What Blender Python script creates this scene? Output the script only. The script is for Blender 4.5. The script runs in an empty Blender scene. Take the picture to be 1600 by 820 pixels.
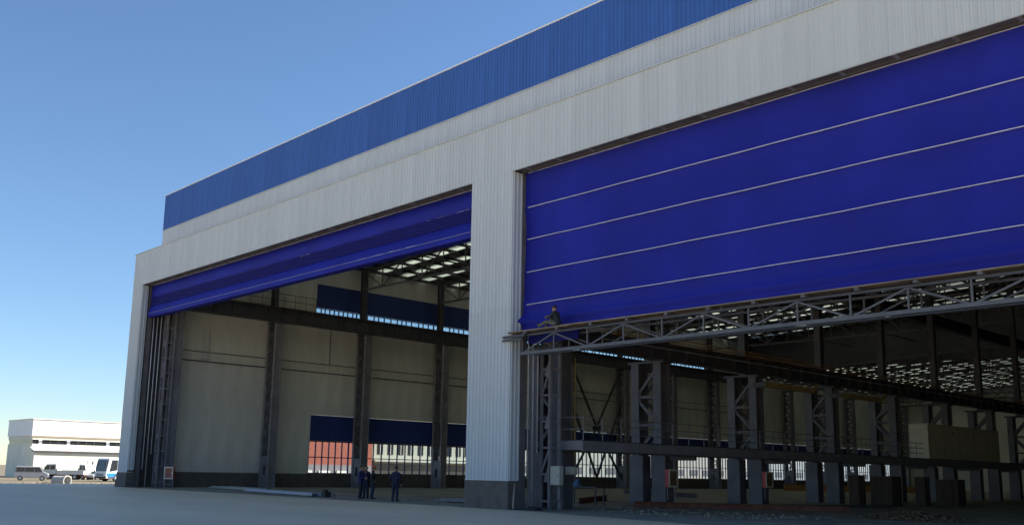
import bpy, bmesh, math, random
from mathutils import Vector, Matrix
random.seed(7)
S = bpy.context.scene
COL = S.collection
R = math.radians

# ------------------------------------------------------------------ camera
cam = bpy.data.cameras.new('camera')
co = bpy.data.objects.new('camera', cam); COL.objects.link(co); S.camera = co
cam.sensor_width = 36.0; cam.lens = 1494.81 / 1600 * 36
cam.shift_x = 0.0125; cam.shift_y = 0.0375
cam.clip_start = 0.1; cam.clip_end = 5000
RM = Matrix(((0.68586233, 0.11583239, 0.7184537), (0.72750587, -0.13370622, -0.67294714), (0.01811265, 0.98422838, -0.1759728)))
co.matrix_world = Matrix.Translation((71.466, -28.680, 1.55)) @ RM.to_4x4()
S.render.resolution_x, S.render.resolution_y = 1024, 524

# ------------------------------------------------------------------ sky, sun, exposure
SUN_AZ, SUN_EL = 26.0, 38.5          # from +Y towards +X
W = bpy.data.worlds.new('World'); S.world = W; W.use_nodes = True
wn = W.node_tree
bg = wn.nodes['Background']
sky = wn.nodes.new('ShaderNodeTexSky'); sky.sky_type = 'NISHITA'; sky.sun_disc = False
sky.sun_elevation = R(SUN_EL); sky.sun_rotation = R(SUN_AZ)
sky.air_density = 1.55; sky.dust_density = 0.0; sky.ozone_density = 6.0; sky.altitude = 3300
wn.links.new(sky.outputs[0], bg.inputs[0]); bg.inputs[1].default_value = 0.061
sl = bpy.data.lights.new('sun', 'SUN'); sl.energy = 5.0; sl.angle = R(0.5); sl.color = (1.0, 0.94, 0.85)
so = bpy.data.objects.new('sun', sl); COL.objects.link(so)
sd = Vector((math.sin(R(SUN_AZ)) * math.cos(R(SUN_EL)), math.cos(R(SUN_AZ)) * math.cos(R(SUN_EL)), math.sin(R(SUN_EL))))
so.rotation_euler = sd.to_track_quat('Z', 'Y').to_euler(); so.location = (0, 0, 60)
S.view_settings.view_transform = 'Standard'; S.view_settings.look = 'None'
S.view_settings.exposure = 1.45; S.view_settings.gamma = 1.0; S.view_settings.use_curve_mapping = False
S.cycles.max_bounces = 7; S.cycles.diffuse_bounces = 5; S.cycles.glossy_bounces = 3; S.cycles.transparent_max_bounces = 10
S.cycles.caustics_reflective = False; S.cycles.caustics_refractive = False

# ------------------------------------------------------------------ materials
MATS = {}
def mat(name, col, rough=0.6, var=0.06, scale=1.5, rnd=0.0, metal=0.0, stretch=(1, 1, 1), bump=0.0, bscale=30, col2=None, detail=4, spec=0.5):
    if name in MATS: return MATS[name]
    m = bpy.data.materials.new(name); m.use_nodes = True; MATS[name] = m
    nt = m.node_tree; b = nt.nodes['Principled BSDF']
    b.inputs['Roughness'].default_value = rough; b.inputs['Metallic'].default_value = metal
    b.inputs['Specular IOR Level'].default_value = spec
    tc = nt.nodes.new('ShaderNodeTexCoord'); mp = nt.nodes.new('ShaderNodeMapping'); mp.inputs['Scale'].default_value = stretch
    nt.links.new(tc.outputs['Object'], mp.inputs[0])
    nz = nt.nodes.new('ShaderNodeTexNoise'); nz.inputs['Scale'].default_value = scale; nz.inputs['Detail'].default_value = detail
    nt.links.new(mp.outputs[0], nz.inputs['Vector'])
    rp = nt.nodes.new('ShaderNodeValToRGB'); rp.color_ramp.elements[0].position = 0.3; rp.color_ramp.elements[1].position = 0.7
    c2 = col2 or [min(1, c * (1 + var)) for c in col]; c1 = col if col2 else [c * (1 - var) for c in col]
    rp.color_ramp.elements[0].color = (*c1, 1); rp.color_ramp.elements[1].color = (*c2, 1)
    nt.links.new(nz.outputs[0], rp.inputs[0]); out = rp.outputs[0]
    if rnd:
        oi = nt.nodes.new('ShaderNodeObjectInfo'); mr = nt.nodes.new('ShaderNodeMapRange')
        mr.inputs[3].default_value = 1 - rnd; mr.inputs[4].default_value = 1 + rnd
        nt.links.new(oi.outputs['Random'], mr.inputs[0])
        hv = nt.nodes.new('ShaderNodeHueSaturation'); nt.links.new(mr.outputs[0], hv.inputs['Value']); nt.links.new(out, hv.inputs['Color'])
        out = hv.outputs[0]
    nt.links.new(out, b.inputs['Base Color'])
    if bump:
        n2 = nt.nodes.new('ShaderNodeTexNoise'); n2.inputs['Scale'].default_value = bscale; n2.inputs['Detail'].default_value = 5
        nt.links.new(tc.outputs['Object'], n2.inputs['Vector'])
        bp = nt.nodes.new('ShaderNodeBump'); bp.inputs['Strength'].default_value = bump; bp.inputs['Distance'].default_value = 0.02
        nt.links.new(n2.outputs[0], bp.inputs['Height']); nt.links.new(bp.outputs[0], b.inputs['Normal'])
    return m

def glass_mat(name, tint=(0.9, 0.95, 0.95), refl=0.12):
    m = bpy.data.materials.new(name); m.use_nodes = True; nt = m.node_tree; nt.nodes.clear()
    o = nt.nodes.new('ShaderNodeOutputMaterial'); t = nt.nodes.new('ShaderNodeBsdfTransparent'); g = nt.nodes.new('ShaderNodeBsdfGlossy'); x = nt.nodes.new('ShaderNodeMixShader')
    t.inputs[0].default_value = (*tint, 1); g.inputs['Roughness'].default_value = 0.05; x.inputs[0].default_value = refl
    nt.links.new(t.outputs[0], x.inputs[1]); nt.links.new(g.outputs[0], x.inputs[2]); nt.links.new(x.outputs[0], o.inputs[0])
    return m
def translucent_mat(name, col):
    m = bpy.data.materials.new(name); m.use_nodes = True; nt = m.node_tree; nt.nodes.clear()
    o = nt.nodes.new('ShaderNodeOutputMaterial'); t = nt.nodes.new('ShaderNodeBsdfTranslucent'); d = nt.nodes.new('ShaderNodeBsdfDiffuse'); x = nt.nodes.new('ShaderNodeMixShader')
    nz = nt.nodes.new('ShaderNodeTexNoise'); nz.inputs['Scale'].default_value = 1.2
    rp = nt.nodes.new('ShaderNodeValToRGB'); rp.color_ramp.elements[0].color = (*[c * 0.45 for c in col], 1); rp.color_ramp.elements[1].color = (*col, 1)
    rp.color_ramp.elements[0].position = 0.35; rp.color_ramp.elements[1].position = 0.6
    nt.links.new(nz.outputs[0], rp.inputs[0]); nt.links.new(rp.outputs[0], t.inputs[0]); d.inputs[0].default_value = (0.4, 0.4, 0.38, 1)
    x.inputs[0].default_value = 0.4
    nt.links.new(t.outputs[0], x.inputs[1]); nt.links.new(d.outputs[0], x.inputs[2]); nt.links.new(x.outputs[0], o.inputs[0])
    return m

M_WHITE = mat('painted_sheet_white', (0.475, 0.525, 0.555), 0.55, 0.035, 1.0, rnd=0.035, stretch=(2.5, 2.5, 0.18), detail=8)
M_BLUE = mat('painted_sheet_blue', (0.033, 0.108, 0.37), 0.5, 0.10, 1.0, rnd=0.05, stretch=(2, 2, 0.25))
M_TRIM = mat('trim_white', (0.72, 0.73, 0.72), 0.5, 0.04)
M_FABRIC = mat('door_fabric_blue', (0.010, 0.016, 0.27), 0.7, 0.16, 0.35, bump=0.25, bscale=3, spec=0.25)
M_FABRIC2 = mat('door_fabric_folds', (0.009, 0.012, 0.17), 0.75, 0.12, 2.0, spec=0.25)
M_SEAM = mat('seam_tape', (0.55, 0.55, 0.64), 0.6, 0.1, 3.0)
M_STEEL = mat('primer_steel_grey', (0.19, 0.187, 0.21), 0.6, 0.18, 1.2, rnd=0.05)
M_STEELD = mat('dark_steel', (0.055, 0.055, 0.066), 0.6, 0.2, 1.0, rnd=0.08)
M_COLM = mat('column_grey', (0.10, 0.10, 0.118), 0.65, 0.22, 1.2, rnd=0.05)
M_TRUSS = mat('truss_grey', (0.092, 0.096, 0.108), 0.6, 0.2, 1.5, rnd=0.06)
M_LBLUE = mat('pale_blue_bar', (0.10, 0.11, 0.36), 0.6, 0.1)
M_GALV = mat('galvanised_pipe', (0.42, 0.43, 0.46), 0.45, 0.15, 2.0, metal=0.2)
M_PLINTH = mat('plinth_render', (0.105, 0.092, 0.084), 0.85, 0.2, 2.5, bump=0.4, bscale=14)
M_WALLIN = mat('inner_wall_panel', (0.58, 0.58, 0.54), 0.7, 0.12, 0.8, rnd=0.03, stretch=(1, 1, 0.3))
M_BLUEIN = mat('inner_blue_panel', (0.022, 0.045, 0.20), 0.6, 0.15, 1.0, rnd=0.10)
M_FRAME = mat('window_frame_blue', (0.03, 0.04, 0.16), 0.5, 0.1)
M_DARK = mat('dark_soffit', (0.10, 0.095, 0.10), 0.8, 0.2, 1.5)
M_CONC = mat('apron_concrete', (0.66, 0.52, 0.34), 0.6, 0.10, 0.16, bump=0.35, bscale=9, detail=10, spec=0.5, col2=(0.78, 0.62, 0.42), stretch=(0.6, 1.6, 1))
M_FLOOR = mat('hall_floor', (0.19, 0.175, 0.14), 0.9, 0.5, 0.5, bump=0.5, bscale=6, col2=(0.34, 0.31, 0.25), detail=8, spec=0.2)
M_DIRT = mat('bare_earth', (0.13, 0.112, 0.08), 0.95, 0.3, 0.4, bump=0.5, bscale=4, col2=(0.20, 0.175, 0.13), detail=8, spec=0.1)
M_ROOF = mat('roof_sheet', (0.16, 0.165, 0.165), 0.7, 0.12, 0.6)
M_ORANGE = mat('orange_paint', (0.42, 0.20, 0.05), 0.6, 0.2)
M_YELLOW = mat('yellow_paint', (0.50, 0.34, 0.06), 0.6, 0.2)
M_YDULL = mat('dull_yellow_beam', (0.32, 0.25, 0.12), 0.7, 0.2)
M_RED = mat('red_paint', (0.40, 0.035, 0.035), 0.5, 0.15)
M_RUST = mat('rusty_steel', (0.16, 0.062, 0.042), 0.85, 0.35, 3)
M_BEIGE = mat('beige_box', (0.40, 0.38, 0.30), 0.6, 0.08)
M_CREAM = mat('cream_paint', (0.58, 0.56, 0.44), 0.6, 0.08)
M_WOOD = mat('plank_wood', (0.24, 0.185, 0.135), 0.8, 0.3, 3, rnd=0.2, stretch=(0.3, 4, 4))
M_CRATE = mat('crate_wood', (0.075, 0.055, 0.045), 0.85, 0.3, 2, rnd=0.1, stretch=(4, 4, 0.4))
M_BLACK = mat('black_rubber', (0.02, 0.02, 0.022), 0.7, 0.1)
M_GLASS = glass_mat('window_glass')
M_SKYL = translucent_mat('skylight_sheet', (0.8, 0.85, 0.76))
M_DGLASS = mat('dark_car_glass', (0.03, 0.035, 0.04), 0.12, 0.1)
M_CHROME = mat('lamp_lens', (0.75, 0.75, 0.72), 0.2, 0.05)

# ------------------------------------------------------------------ helpers
class MB:
    def __init__(s): s.v = []; s.f = []
    def add(s, vs, fs):
        n = len(s.v); s.v += [tuple(v) for v in vs]; s.f += [tuple(i + n for i in f) for f in fs]; return s
    def box(s, x0, x1, y0, y1, z0, z1):
        return s.add([(x0,y0,z0),(x1,y0,z0),(x1,y1,z0),(x0,y1,z0),(x0,y0,z1),(x1,y0,z1),(x1,y1,z1),(x0,y1,z1)],
                     [(0,3,2,1),(4,5,6,7),(0,1,5,4),(1,2,6,5),(2,3,7,6),(3,0,4,7)])
    def beam(s, p, q, w=0.1, h=None, up=(0, 0, 1)):
        h = h or w; p = Vector(p); q = Vector(q); d = (q - p).normalized(); u = Vector(up)
        if abs(d.dot(u)) > 0.98: u = Vector((0, 1, 0))
        a = d.cross(u).normalized(); b = a.cross(d).normalized(); a *= w / 2; b *= h / 2
        return s.add([p-a-b, p+a-b, p+a+b, p-a+b, q-a-b, q+a-b, q+a+b, q-a+b],
                     [(0,3,2,1),(4,5,6,7),(0,1,5,4),(1,2,6,5),(2,3,7,6),(3,0,4,7)])
    def tube(s, p, q, r, n=8, r2=None, cap=True):
        r2 = r if r2 is None else r2
        p = Vector(p); q = Vector(q); d = (q - p).normalized(); u = Vector((0, 0, 1)) if abs(d.z) < 0.95 else Vector((1, 0, 0))
        a = d.cross(u).normalized(); b = d.cross(a)
        vs = []
        for c, rr in ((p, r), (q, r2)):
            for i in range(n):
                t = 2 * math.pi * i / n; vs.append(c + a * rr * math.cos(t) + b * rr * math.sin(t))
        fs = [(i, (i + 1) % n, n + (i + 1) % n, n + i) for i in range(n)]
        if cap: fs += [tuple(range(n))[::-1], tuple(range(n, 2 * n))]
        return s.add(vs, fs)
    def path(s, pts, r, n=6):
        for a, b in zip(pts, pts[1:]): s.tube(a, b, r, n)
        return s
    def ibeam(s, p, q, w, h, t=0.03):      # I section, horizontal member
        p = Vector(p); q = Vector(q); z = Vector((0, 0, h / 2 - t / 2))
        s.beam(p + z, q + z, w, t); s.beam(p - z, q - z, w, t); s.beam(p, q, t, h - 2 * t); return s
    def extr(s, prof, axis, a, b):          # polygon profile extruded along an axis
        n = len(prof)
        def pt(u, v, w): return {'x': (w, u, v), 'y': (u, w, v), 'z': (u, v, w)}[axis]
        return s.add([pt(u, v, a) for u, v in prof] + [pt(u, v, b) for u, v in prof],
                     [tuple(range(n)), tuple(range(2 * n - 1, n - 1, -1))] + [(i, n + i, n + (i + 1) % n, (i + 1) % n) for i in range(n)])
    def build(s, name, m, parent=None, smooth=False, bevel=0.0):
        off = Vector((0, 0, 0)); p = parent
        while p: off += p.location; p = p.parent
        me = bpy.data.meshes.new(name); me.from_pydata([tuple(Vector(v) - off) for v in s.v], [], s.f)
        bm = bmesh.new(); bm.from_mesh(me); bmesh.ops.recalc_face_normals(bm, faces=bm.faces)
        bm.to_mesh(me); bm.free()
        if smooth:
            for pl in me.polygons: pl.use_smooth = True
        me.materials.append(m)
        o = bpy.data.objects.new(name, me); COL.objects.link(o); o.parent = parent
        if bevel:
            md = o.modifiers.new('bevel', 'BEVEL'); md.width = bevel; md.segments = 2; md.limit_method = 'ANGLE'
        return o

def tag(o, label=None, cat=None, group=None, kind=None):
    if label: o['label'] = label
    if cat: o['category'] = cat
    if group: o['group'] = group
    if kind: o['kind'] = kind
    return o
def empty(name, loc, label=None, cat=None, group=None, rz=0):
    o = bpy.data.objects.new(name, None); COL.objects.link(o); o.location = loc; o.rotation_euler.z = rz; o.empty_display_size = 0.3
    return tag(o, label, cat, group)
def inst(me, name, m, parent, loc, rot=(0, 0, 0)):
    o = bpy.data.objects.new(name, me); COL.objects.link(o); o.parent = parent; o.location = loc; o.rotation_euler = rot
    if m and not me.materials: me.materials.append(m)
    return o
def copy_tree(o, parent=None):
    c = o.copy(); COL.objects.link(c); c.parent = parent
    for ch in list(o.children): copy_tree(ch, c)
    return c

# ------------------------------------------------------------------ ground
g = MB(); n = 24
def gz(x, y): return -0.7
g.add([(-1500,-1500,-0.7),(1500,-1500,-0.7),(1500,2500,-0.7),(-1500,2500,-0.7)], [(0,1,2,3)])
tag(g.build('ground', M_DIRT), kind='structure')
a = MB()       # concrete apron slab with sloped shoulder on the left
edge = [(-11.5, -160), (-11.2, -60), (-11.0, -25), (-10.6, -8), (-10.9, 0), (-11.3, 12), (-11.0, 40), (-11.2, 200)]
vs = []; fs = []
for i, (x, y) in enumerate(edge):
    j = random.uniform(-0.3, 0.3)
    vs += [(220, y, 0.0), (x + j, y, 0.0), (x - 1.2 + j, y, -0.12), (x - 6.0 + j, y, -0.75)]
for i in range(len(edge) - 1):
    for k in range(3): fs.append((i*4+k, i*4+k+1, (i+1)*4+k+1, (i+1)*4+k))
a.add(vs, fs); tag(a.build('apron', M_CONC), kind='structure')
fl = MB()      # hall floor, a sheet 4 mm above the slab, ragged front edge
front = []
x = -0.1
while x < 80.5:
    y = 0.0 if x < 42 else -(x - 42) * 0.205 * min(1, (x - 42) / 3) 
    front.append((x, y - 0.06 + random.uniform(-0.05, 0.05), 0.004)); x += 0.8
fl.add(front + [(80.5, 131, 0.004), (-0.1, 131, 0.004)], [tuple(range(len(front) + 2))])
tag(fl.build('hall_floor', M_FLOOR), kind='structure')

# ------------------------------------------------------------------ hangar
HG = empty('hangar', (0, 0, 0), 'huge hangar clad in white sheet with a blue parapet and two tall door openings', 'hangar')
PX0, PX1 = 38.87, 41.6       # centre pillar
LX1 = 1.65                   # left pillar inner edge
XE, RX0 = 80.4, 78.8         # right end, right pillar
ZL, ZF, ZU, ZP = 14.9, 17.4, 19.68, 22.5
YU = 1.95                    # setback of the upper band
YB = [2.6 + 9 * k for k in range(15)]; YB[0] = 4.0    # column lines
PW = 0.91
SHEETS = {}
def sheet_mesh(w, h, pitch=0.2275, rib=0.035):
    key = (round(w, 3), round(h, 3), pitch)
    if key in SHEETS: return SHEETS[key]
    prof = [(0, 0.0)]; x = 0
    while x < w - 1e-4:
        for dx, d in ((0.05, 0), (0.075, -rib), (0.135, -rib), (0.16, 0)):
            xx = x + dx * pitch / 0.2275
            if xx < w: prof.append((xx, d))
        x += pitch
    prof.append((w - 0.004, 0.0))
    k = len(prof)
    vs = [(a_, b_, 0) for a_, b_ in prof] + [(a_, b_, h) for a_, b_ in prof]
    vs += [(0, 0.04, 0), (w - 0.004, 0.04, 0), (0, 0.04, h), (w - 0.004, 0.04, h)]
    fs = [(i, i + 1, k + i + 1, k + i) for i in range(k - 1)]
    b0 = 2 * k
    fs += [(b0, b0 + 2, b0 + 3, b0 + 1), (0, k, b0 + 2, b0), (k - 1, b0 + 1, b0 + 3, 2 * k - 1)]
    me = bpy.data.meshes.new('sheet'); me.from_pydata(vs, [], fs); me.update(); SHEETS[key] = me
    return me
def sheet(name, w, h, m, loc, rot=0):
    me = sheet_mesh(w, h)
    key = (me.name, m.name)
    if me.materials and me.materials[0] != m:
        if key not in SHEETS:
            c = me.copy(); c.materials.clear(); c.materials.append(m); SHEETS[key] = c
        me = SHEETS[key]
    return inst(me, name, m, HG, loc, (0, 0, rot))
def row(name, x0, x1, y, z0, z1, m):
    x = x0
    while x < x1 - 0.05:
        w = min(PW, x1 - x); sheet(name, w, z1 - z0, m, (x, y + random.uniform(-0.004, 0.004), z0)); x += PW
xs0 = PX0 - PW * 43
row('pillar_panel', PX0, PX1, 0, 1.22, 8.63, M_WHITE); row('pillar_panel', PX0, PX1, 0, 8.64, ZL - 0.003, M_WHITE)
row('pillar_panel', 0, LX1, 0, 1.08, 8.63, M_WHITE); row('pillar_panel', 0, LX1, 0, 8.64, ZL - 0.003, M_WHITE)
row('pillar_panel', RX0, XE, 0, 1.22, ZL - 0.003, M_WHITE)
row('fascia_panel', 0.0, PX0 - PW * 42, 0, ZL, ZF, M_WHITE); row('fascia_panel', PX0 - PW * 42, XE, 0, ZL, ZF, M_WHITE)
row('upper_panel', 0.0, XE, YU, ZF + 0.1, ZU, M_WHITE)
row('parapet_panel', 0.0, XE, YU - 0.02, ZU + 0.003, ZP, M_BLUE)
for px, w, r in ((LX1, 0.52, -math.pi/2), (PX1, 0.6, -math.pi/2)):       # reveals of the openings (face +X)
    for z0, z1 in ((1.22, 8.63), (8.64, ZL - 0.003)):
        o = sheet('reveal_panel', w, z1 - z0, M_WHITE, (px + 0.001, 0.003, z0), math.pi/2)
sheet('reveal_panel', 0.6, ZL - 1.22, M_WHITE, (PX0 - 0.001, 0.6, 1.22), -math.pi/2)
sheet('reveal_panel', 0.6, ZL - 1.22, M_WHITE, (RX0 - 0.001, 0.6, 1.22), -math.pi/2)
for x0, x1, z in ((-0.06, LX1 + 0.04, 1.06), (PX0 - 0.03, PX1 + 0.05, 1.2), (RX0 - 0.03, XE + 0.03, 1.2)):
    MB().box(x0, x1, -0.04, 0.62, 0, z).build('plinth', M_PLINTH, HG, bevel=0.015)
    MB().box(x0 + 0.01, x1 - 0.01, -0.047, 0.5, z, z + 0.018).build('plinth_flashing', M_TRIM, HG)
MB().extr([(-0.06, -0.043), (-0.06, 0.5), (-0.42, 0.3), (-0.42, 0.12), (-0.2, -0.043)], 'z', 0, 0.55).build('footing', M_PLINTH, HG)
# cores behind the sheets
MB().box(0.05, LX1 - 0.06, 0.06, 0.5, 1.06, ZL).build('pillar_core', M_DARK, HG)
MB().box(PX0 + 0.06, PX1 - 0.06, 0.06, 0.58, 1.2, ZL).build('pillar_core', M_DARK, HG)
MB().box(RX0 + 0.06, XE - 0.05, 0.06, 0.58, 1.2, ZL).build('pillar_core', M_DARK, HG)
MB().box(0.02, XE - 0.02, 0.06, 0.45, ZL + 0.06, ZF - 0.02).build('fascia_core', M_DARK, HG)
MB().box(0.02, XE - 0.02, 0.45, YU + 0.5, ZL + 0.10, ZL + 0.16).build('soffit', M_DARK, HG)
MB().box(0.02, XE - 0.02, YU + 0.06, YU + 0.25, ZF - 0.5, ZP - 0.02).build('parapet_core', M_DARK, HG)
cap = MB().box(-0.10, XE + 0.1, -0.085, YU, ZF, ZF + 0.035)
cap.build('ledge_flashing', M_WHITE, HG)
MB().box(-0.05, XE + 0.05, YU - 0.075, YU + 0.3, ZP + 0.002, ZP + 0.07).build('coping', M_TRIM, HG)
MB().box(0.0, XE, YU - 0.075, YU - 0.055, ZU - 0.02, ZU + 0.015).build('drip_flashing', M_WHITE, HG)
for x0, x1 in ((LX1, PX0), (PX1, RX0)):
    MB().box(x0 + 0.01, x1 - 0.01, -0.045, -0.0405, ZL - 0.01, ZL + 0.02).build('lintel_flashing', M_WHITE, HG)
    b = MB()
    x = x0 + 0.6
    b.box(x0 + 0.05, x1 - 0.05, 0.5, 0.56, ZL - 0.02, ZL + 0.10); b.build('lintel_channel', M_STEELD, HG)
    while x < x1 - 0.3:
        MB().box(x, x + 0.12, 0.10, 0.74, ZL + 0.02, ZL + 0.095).build('bracket', M_STEEL, HG); x += 1.86

for xa, xb in ((LX1 - 0.16, LX1 - 0.02), (PX1 - 0.16, PX1 + 0.04), (PX0 - 0.04, PX0 + 0.16), (RX0 - 0.04, RX0 + 0.16)):
    MB().box(xa, xb, 0.625, 0.97, 0.006, ZL + 0.05).build('gap_seal', M_DARK, HG)  # dark seal strips added to block light specks past the curtain edges
# left long wall -----------------------------------------------------------
YW0, YW1 = 16.1, 128.6
def wseg(name, y0, y1, z0, z1, m, pitch=1.5, parent=HG, x=0.3):
    y = y0
    while y < y1 - 0.05:
        w = min(pitch, y1 - y)
        key = ('w', round(w, 2), round(z1 - z0, 3), m.name)
        if key not in SHEETS:
            q = MB(); q.box(-0.1, 0, 0, w - 0.008, 0, z1 - z0)
            k = 0.1
            while k < w - 0.05: q.box(0.0, 0.012, k, k + 0.03, 0, z1 - z0); k += 0.1875 * 2
            o = q.build(name, m, parent); SHEETS[key] = o.data
            o.location = (x, y, z0)
        else: inst(SHEETS[key], name, m, parent, (x, y, z0))
        y += pitch
ZW = 19.4
MB().box(0.05, 0.34, 0.62, YW1, 0.006, 1.1395).build('wall_plinth', M_PLINTH, HG)
MB().box(0.1, 0.3, 0.64, 3.9, 1.13, 14.0).build('end_lining', M_DARK, HG)
wseg('wall_panel', 3.9, YW0, 1.13, 14.0, M_WALLIN)
MB().box(0.08, 0.2, 3.9, YW0, 1.1, ZW - 0.05).build('wall_backing', M_WALLIN, HG)
wseg('wall_panel', 0.64, 2.14, 14.0, ZF - 0.05, M_WALLIN)
wseg('wall_panel', 2.14, YW0, 14.0, ZW - 0.02, M_WALLIN)
wseg('wall_panel', YW0, 38.6, 6.13, 14.3, M_WALLIN)
wseg('upper_wall_panel', YW0, 38.6, 17.55, ZW - 0.02, M_WALLIN)
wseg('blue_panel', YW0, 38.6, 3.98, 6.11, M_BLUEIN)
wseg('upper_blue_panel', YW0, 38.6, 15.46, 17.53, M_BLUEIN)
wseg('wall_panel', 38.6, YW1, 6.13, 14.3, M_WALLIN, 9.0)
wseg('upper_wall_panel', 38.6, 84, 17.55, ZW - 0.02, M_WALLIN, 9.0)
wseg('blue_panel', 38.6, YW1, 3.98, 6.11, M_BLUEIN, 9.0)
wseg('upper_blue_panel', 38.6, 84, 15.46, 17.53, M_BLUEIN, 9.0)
wseg('wall_panel', YB[8] - 0.2, 84, 14.3, 15.455, M_WALLIN, 9.0)
MB().box(0.1, 0.3, 84.0, 130.6, 14.26, 15.0).build('wall_panel', M_WALLIN, HG)
MB().box(0.1, 0.3, YW1 - 0.05, 130.6, 0.006, 14.259).build('wall_panel', M_WALLIN, HG)
PANES = {}
def pane_mesh(w, h):
    k = (round(w, 3), round(h, 3))
    if k not in PANES:
        me = bpy.data.meshes.new('pane'); q = MB().box(-0.004, 0.004, 0, w, 0, h); me.from_pydata(q.v, [], q.f); me.update(); me.materials.append(M_GLASS); PANES[k] = me
    return PANES[k]
def window(y0, y1, z0, z1, cols, rows, split, irregular=False):
    f = MB(); t = 0.075
    f.box(0.16, 0.26, y0, y1, z0, z0 + t); f.box(0.16, 0.26, y0, y1, z1 - t, z1)
    w = (y1 - y0) / cols
    ys = [y0 + i * w for i in range(cols + 1)]
    if irregular: ys = [ys[0]] + [y + random.choice((-0.2, 0, 0, 0.15)) * w for y in ys[1:-1]] + [ys[-1]]
    for y in ys: f.box(0.155, 0.265, y - t / 2, y + t / 2, z0 + t, z1 - t)
    zs = [z0 + (z1 - z0) * i / rows for i in range(rows + 1)]
    for z in zs[1:-1]: f.box(0.16, 0.26, y0, y1, z - t / 2, z + t / 2)
    o = f.build('window', M_FRAME, HG)
    if split:
        for i in range(cols):
            for j in range(rows):
                inst(pane_mesh(ys[i+1] - ys[i] - t, zs[j+1] - zs[j] - t), 'pane', None, o, (0.21, ys[i] + t / 2, zs[j] + t / 2))
    else:
        q = MB().box(0.206, 0.214, y0 + t, y1 - t, z0 + t, z1 - t); q.build('glazing', M_GLASS, o)
window(YW0, YB[2] - 0.45, 1.16, 3.92, 6, 2, True)
window(YW0, YB[2] - 0.2, 14.32, 15.44, 9, 1, True, True)
for k in range(2, 14):
    window(YB[k] - 0.42, YB[k+1] - 0.45, 1.16, 3.92, 10 if k < 4 else 14, 2, k < 4)
    if YB[k+1] < 76: window(YB[k] - 0.17, YB[k+1] - 0.2, 14.32, 15.44, 14, 1, k < 4, True)
MB().box(0.12, 0.38, YW0 - 0.05, YW1, 3.922, 3.98).build('window_head', M_STEEL, HG)
MB().box(0.10, 0.38, YW0 - 0.05, YW1, 1.141, 1.158).build('window_sill', M_STEEL, HG)

# lattice columns along the left wall
def lattice_column(y, upper=True):
    xa, xb = 0.78, 1.95; c = MB()
    for xx in (xa, xb):
        c.box(xx - 0.02, xx + 0.02, y - 0.32, y + 0.32, 0.006, 13.3)
        for s_ in (-1, 1): c.box(xx - 0.14, xx + 0.14, y + s_ * 0.32 - 0.02, y + s_ * 0.32 + 0.02, 0.006, 13.3)
    root = c.build('column', M_STEEL, HG)
    br = MB(); z = 2.6
    up = True
    while z < 13.0:
        for yy in (y - 0.26, y + 0.26):
            br.beam((xa + 0.1, yy, z), (xb - 0.1, yy, z + 0.55) , 0.05, 0.09) if up else br.beam((xb - 0.1, yy, z), (xa + 0.1, yy, z + 0.55), 0.05, 0.09)
        z += 0.58; up = not up
    br.build('brace', M_STEELD, root)
    bp_ = MB()     # solid foot with arched opening
    for yy in (y - 0.30, y + 0.27):
        bp_.box(xa + 0.15, xa + 0.42, yy, yy + 0.03, 0.006, 2.5); bp_.box(xb - 0.42, xb - 0.15, yy, yy + 0.03, 0.006, 2.5)
        bp_.box(xa + 0.42, xb - 0.42, yy, yy + 0.03, 0.006, 1.0); bp_.box(xa + 0.42, xb - 0.42, yy, yy + 0.03, 1.75, 2.5)
    bp_.build('foot_plate', M_STEEL, root)
    hd = MB().box(xa - 0.2, xb + 0.2, y - 0.36, y + 0.36, 13.3, 13.46); hd.build('cap_plate', M_STEELD, root)
    if upper:
        u = MB(); u.box(0.72, 1.24, y - 0.02, y + 0.02, 13.47, ZW)
        for s_ in (0.7, 1.22): u.box(s_, s_ + 0.04, y - 0.2, y + 0.2, 13.47, ZW)
        u.build('upper_column', M_STEELD, root)
for k, y in enumerate(YB): lattice_column(3.0 if k == 0 else y, y < 86)
# crane girder on the left wall
gd = MB(); gd.box(1.5, 1.54, 0.8, 84, 13.52, 14.62); gd.box(1.2, 1.85, 0.8, 84, 13.47, 13.52); gd.box(1.2, 1.85, 0.8, 84, 14.62, 14.67)
o = gd.build('crane_girder', M_STEELD, HG)
st = MB().box(0, 0.24, 0, 0.03, 0, 1.09); y = 1.4
st = st.build('stiffener', M_STEELD, o); st.location = (1.54, y, 13.525)
while y < 40: y += 1.5; inst(st.data, 'stiffener', None, o, (1.54, y, 13.525))
rl = MB().box(1.47, 1.57, 0.8, 84, 14.671, 14.77); rl.build('crane_rail', M_RUST, o)
# guard rail at the front end of the crane girder
gr = MB(); y = 9.5
for z in (15.5, 16.05): gr.tube((0.75, 8.0, z), (0.75, 15.9, z), 0.025)
while y < 16: gr.tube((0.75, y, 14.9), (0.75, y, 16.05), 0.022); y += 1.05
gr.build('guard_rail', M_STEELD, HG)
# pipe runs on the left wall
for z, r_ in ((10.5, 0.035), (9.75, 0.05)):
    MB().tube((0.47, 4.0, z), (0.47, 84, z), r_, 8).build('wall_pipe', M_STEELD, HG, smooth=True)
MB().tube((0.47, 6.2, 9.9), (0.47, 6.2, 12.3), 0.05, 8).tube((0.47, 5.8, 10.2), (0.47, 5.8, 12.3), 0.03, 8).tube((0.47, 5.7, 9.95), (0.47, 6.35, 9.95), 0.06, 8).build('riser_pipe', M_GALV, HG)
for y, z0, z1 in ((31.2, 6.2, 9.7), (17.6, 10.5, 13.6)):
    MB().tube((0.47, y, z0), (0.47, y, z1), 0.035, 8).build('riser_pipe', M_STEELD, HG)
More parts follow.
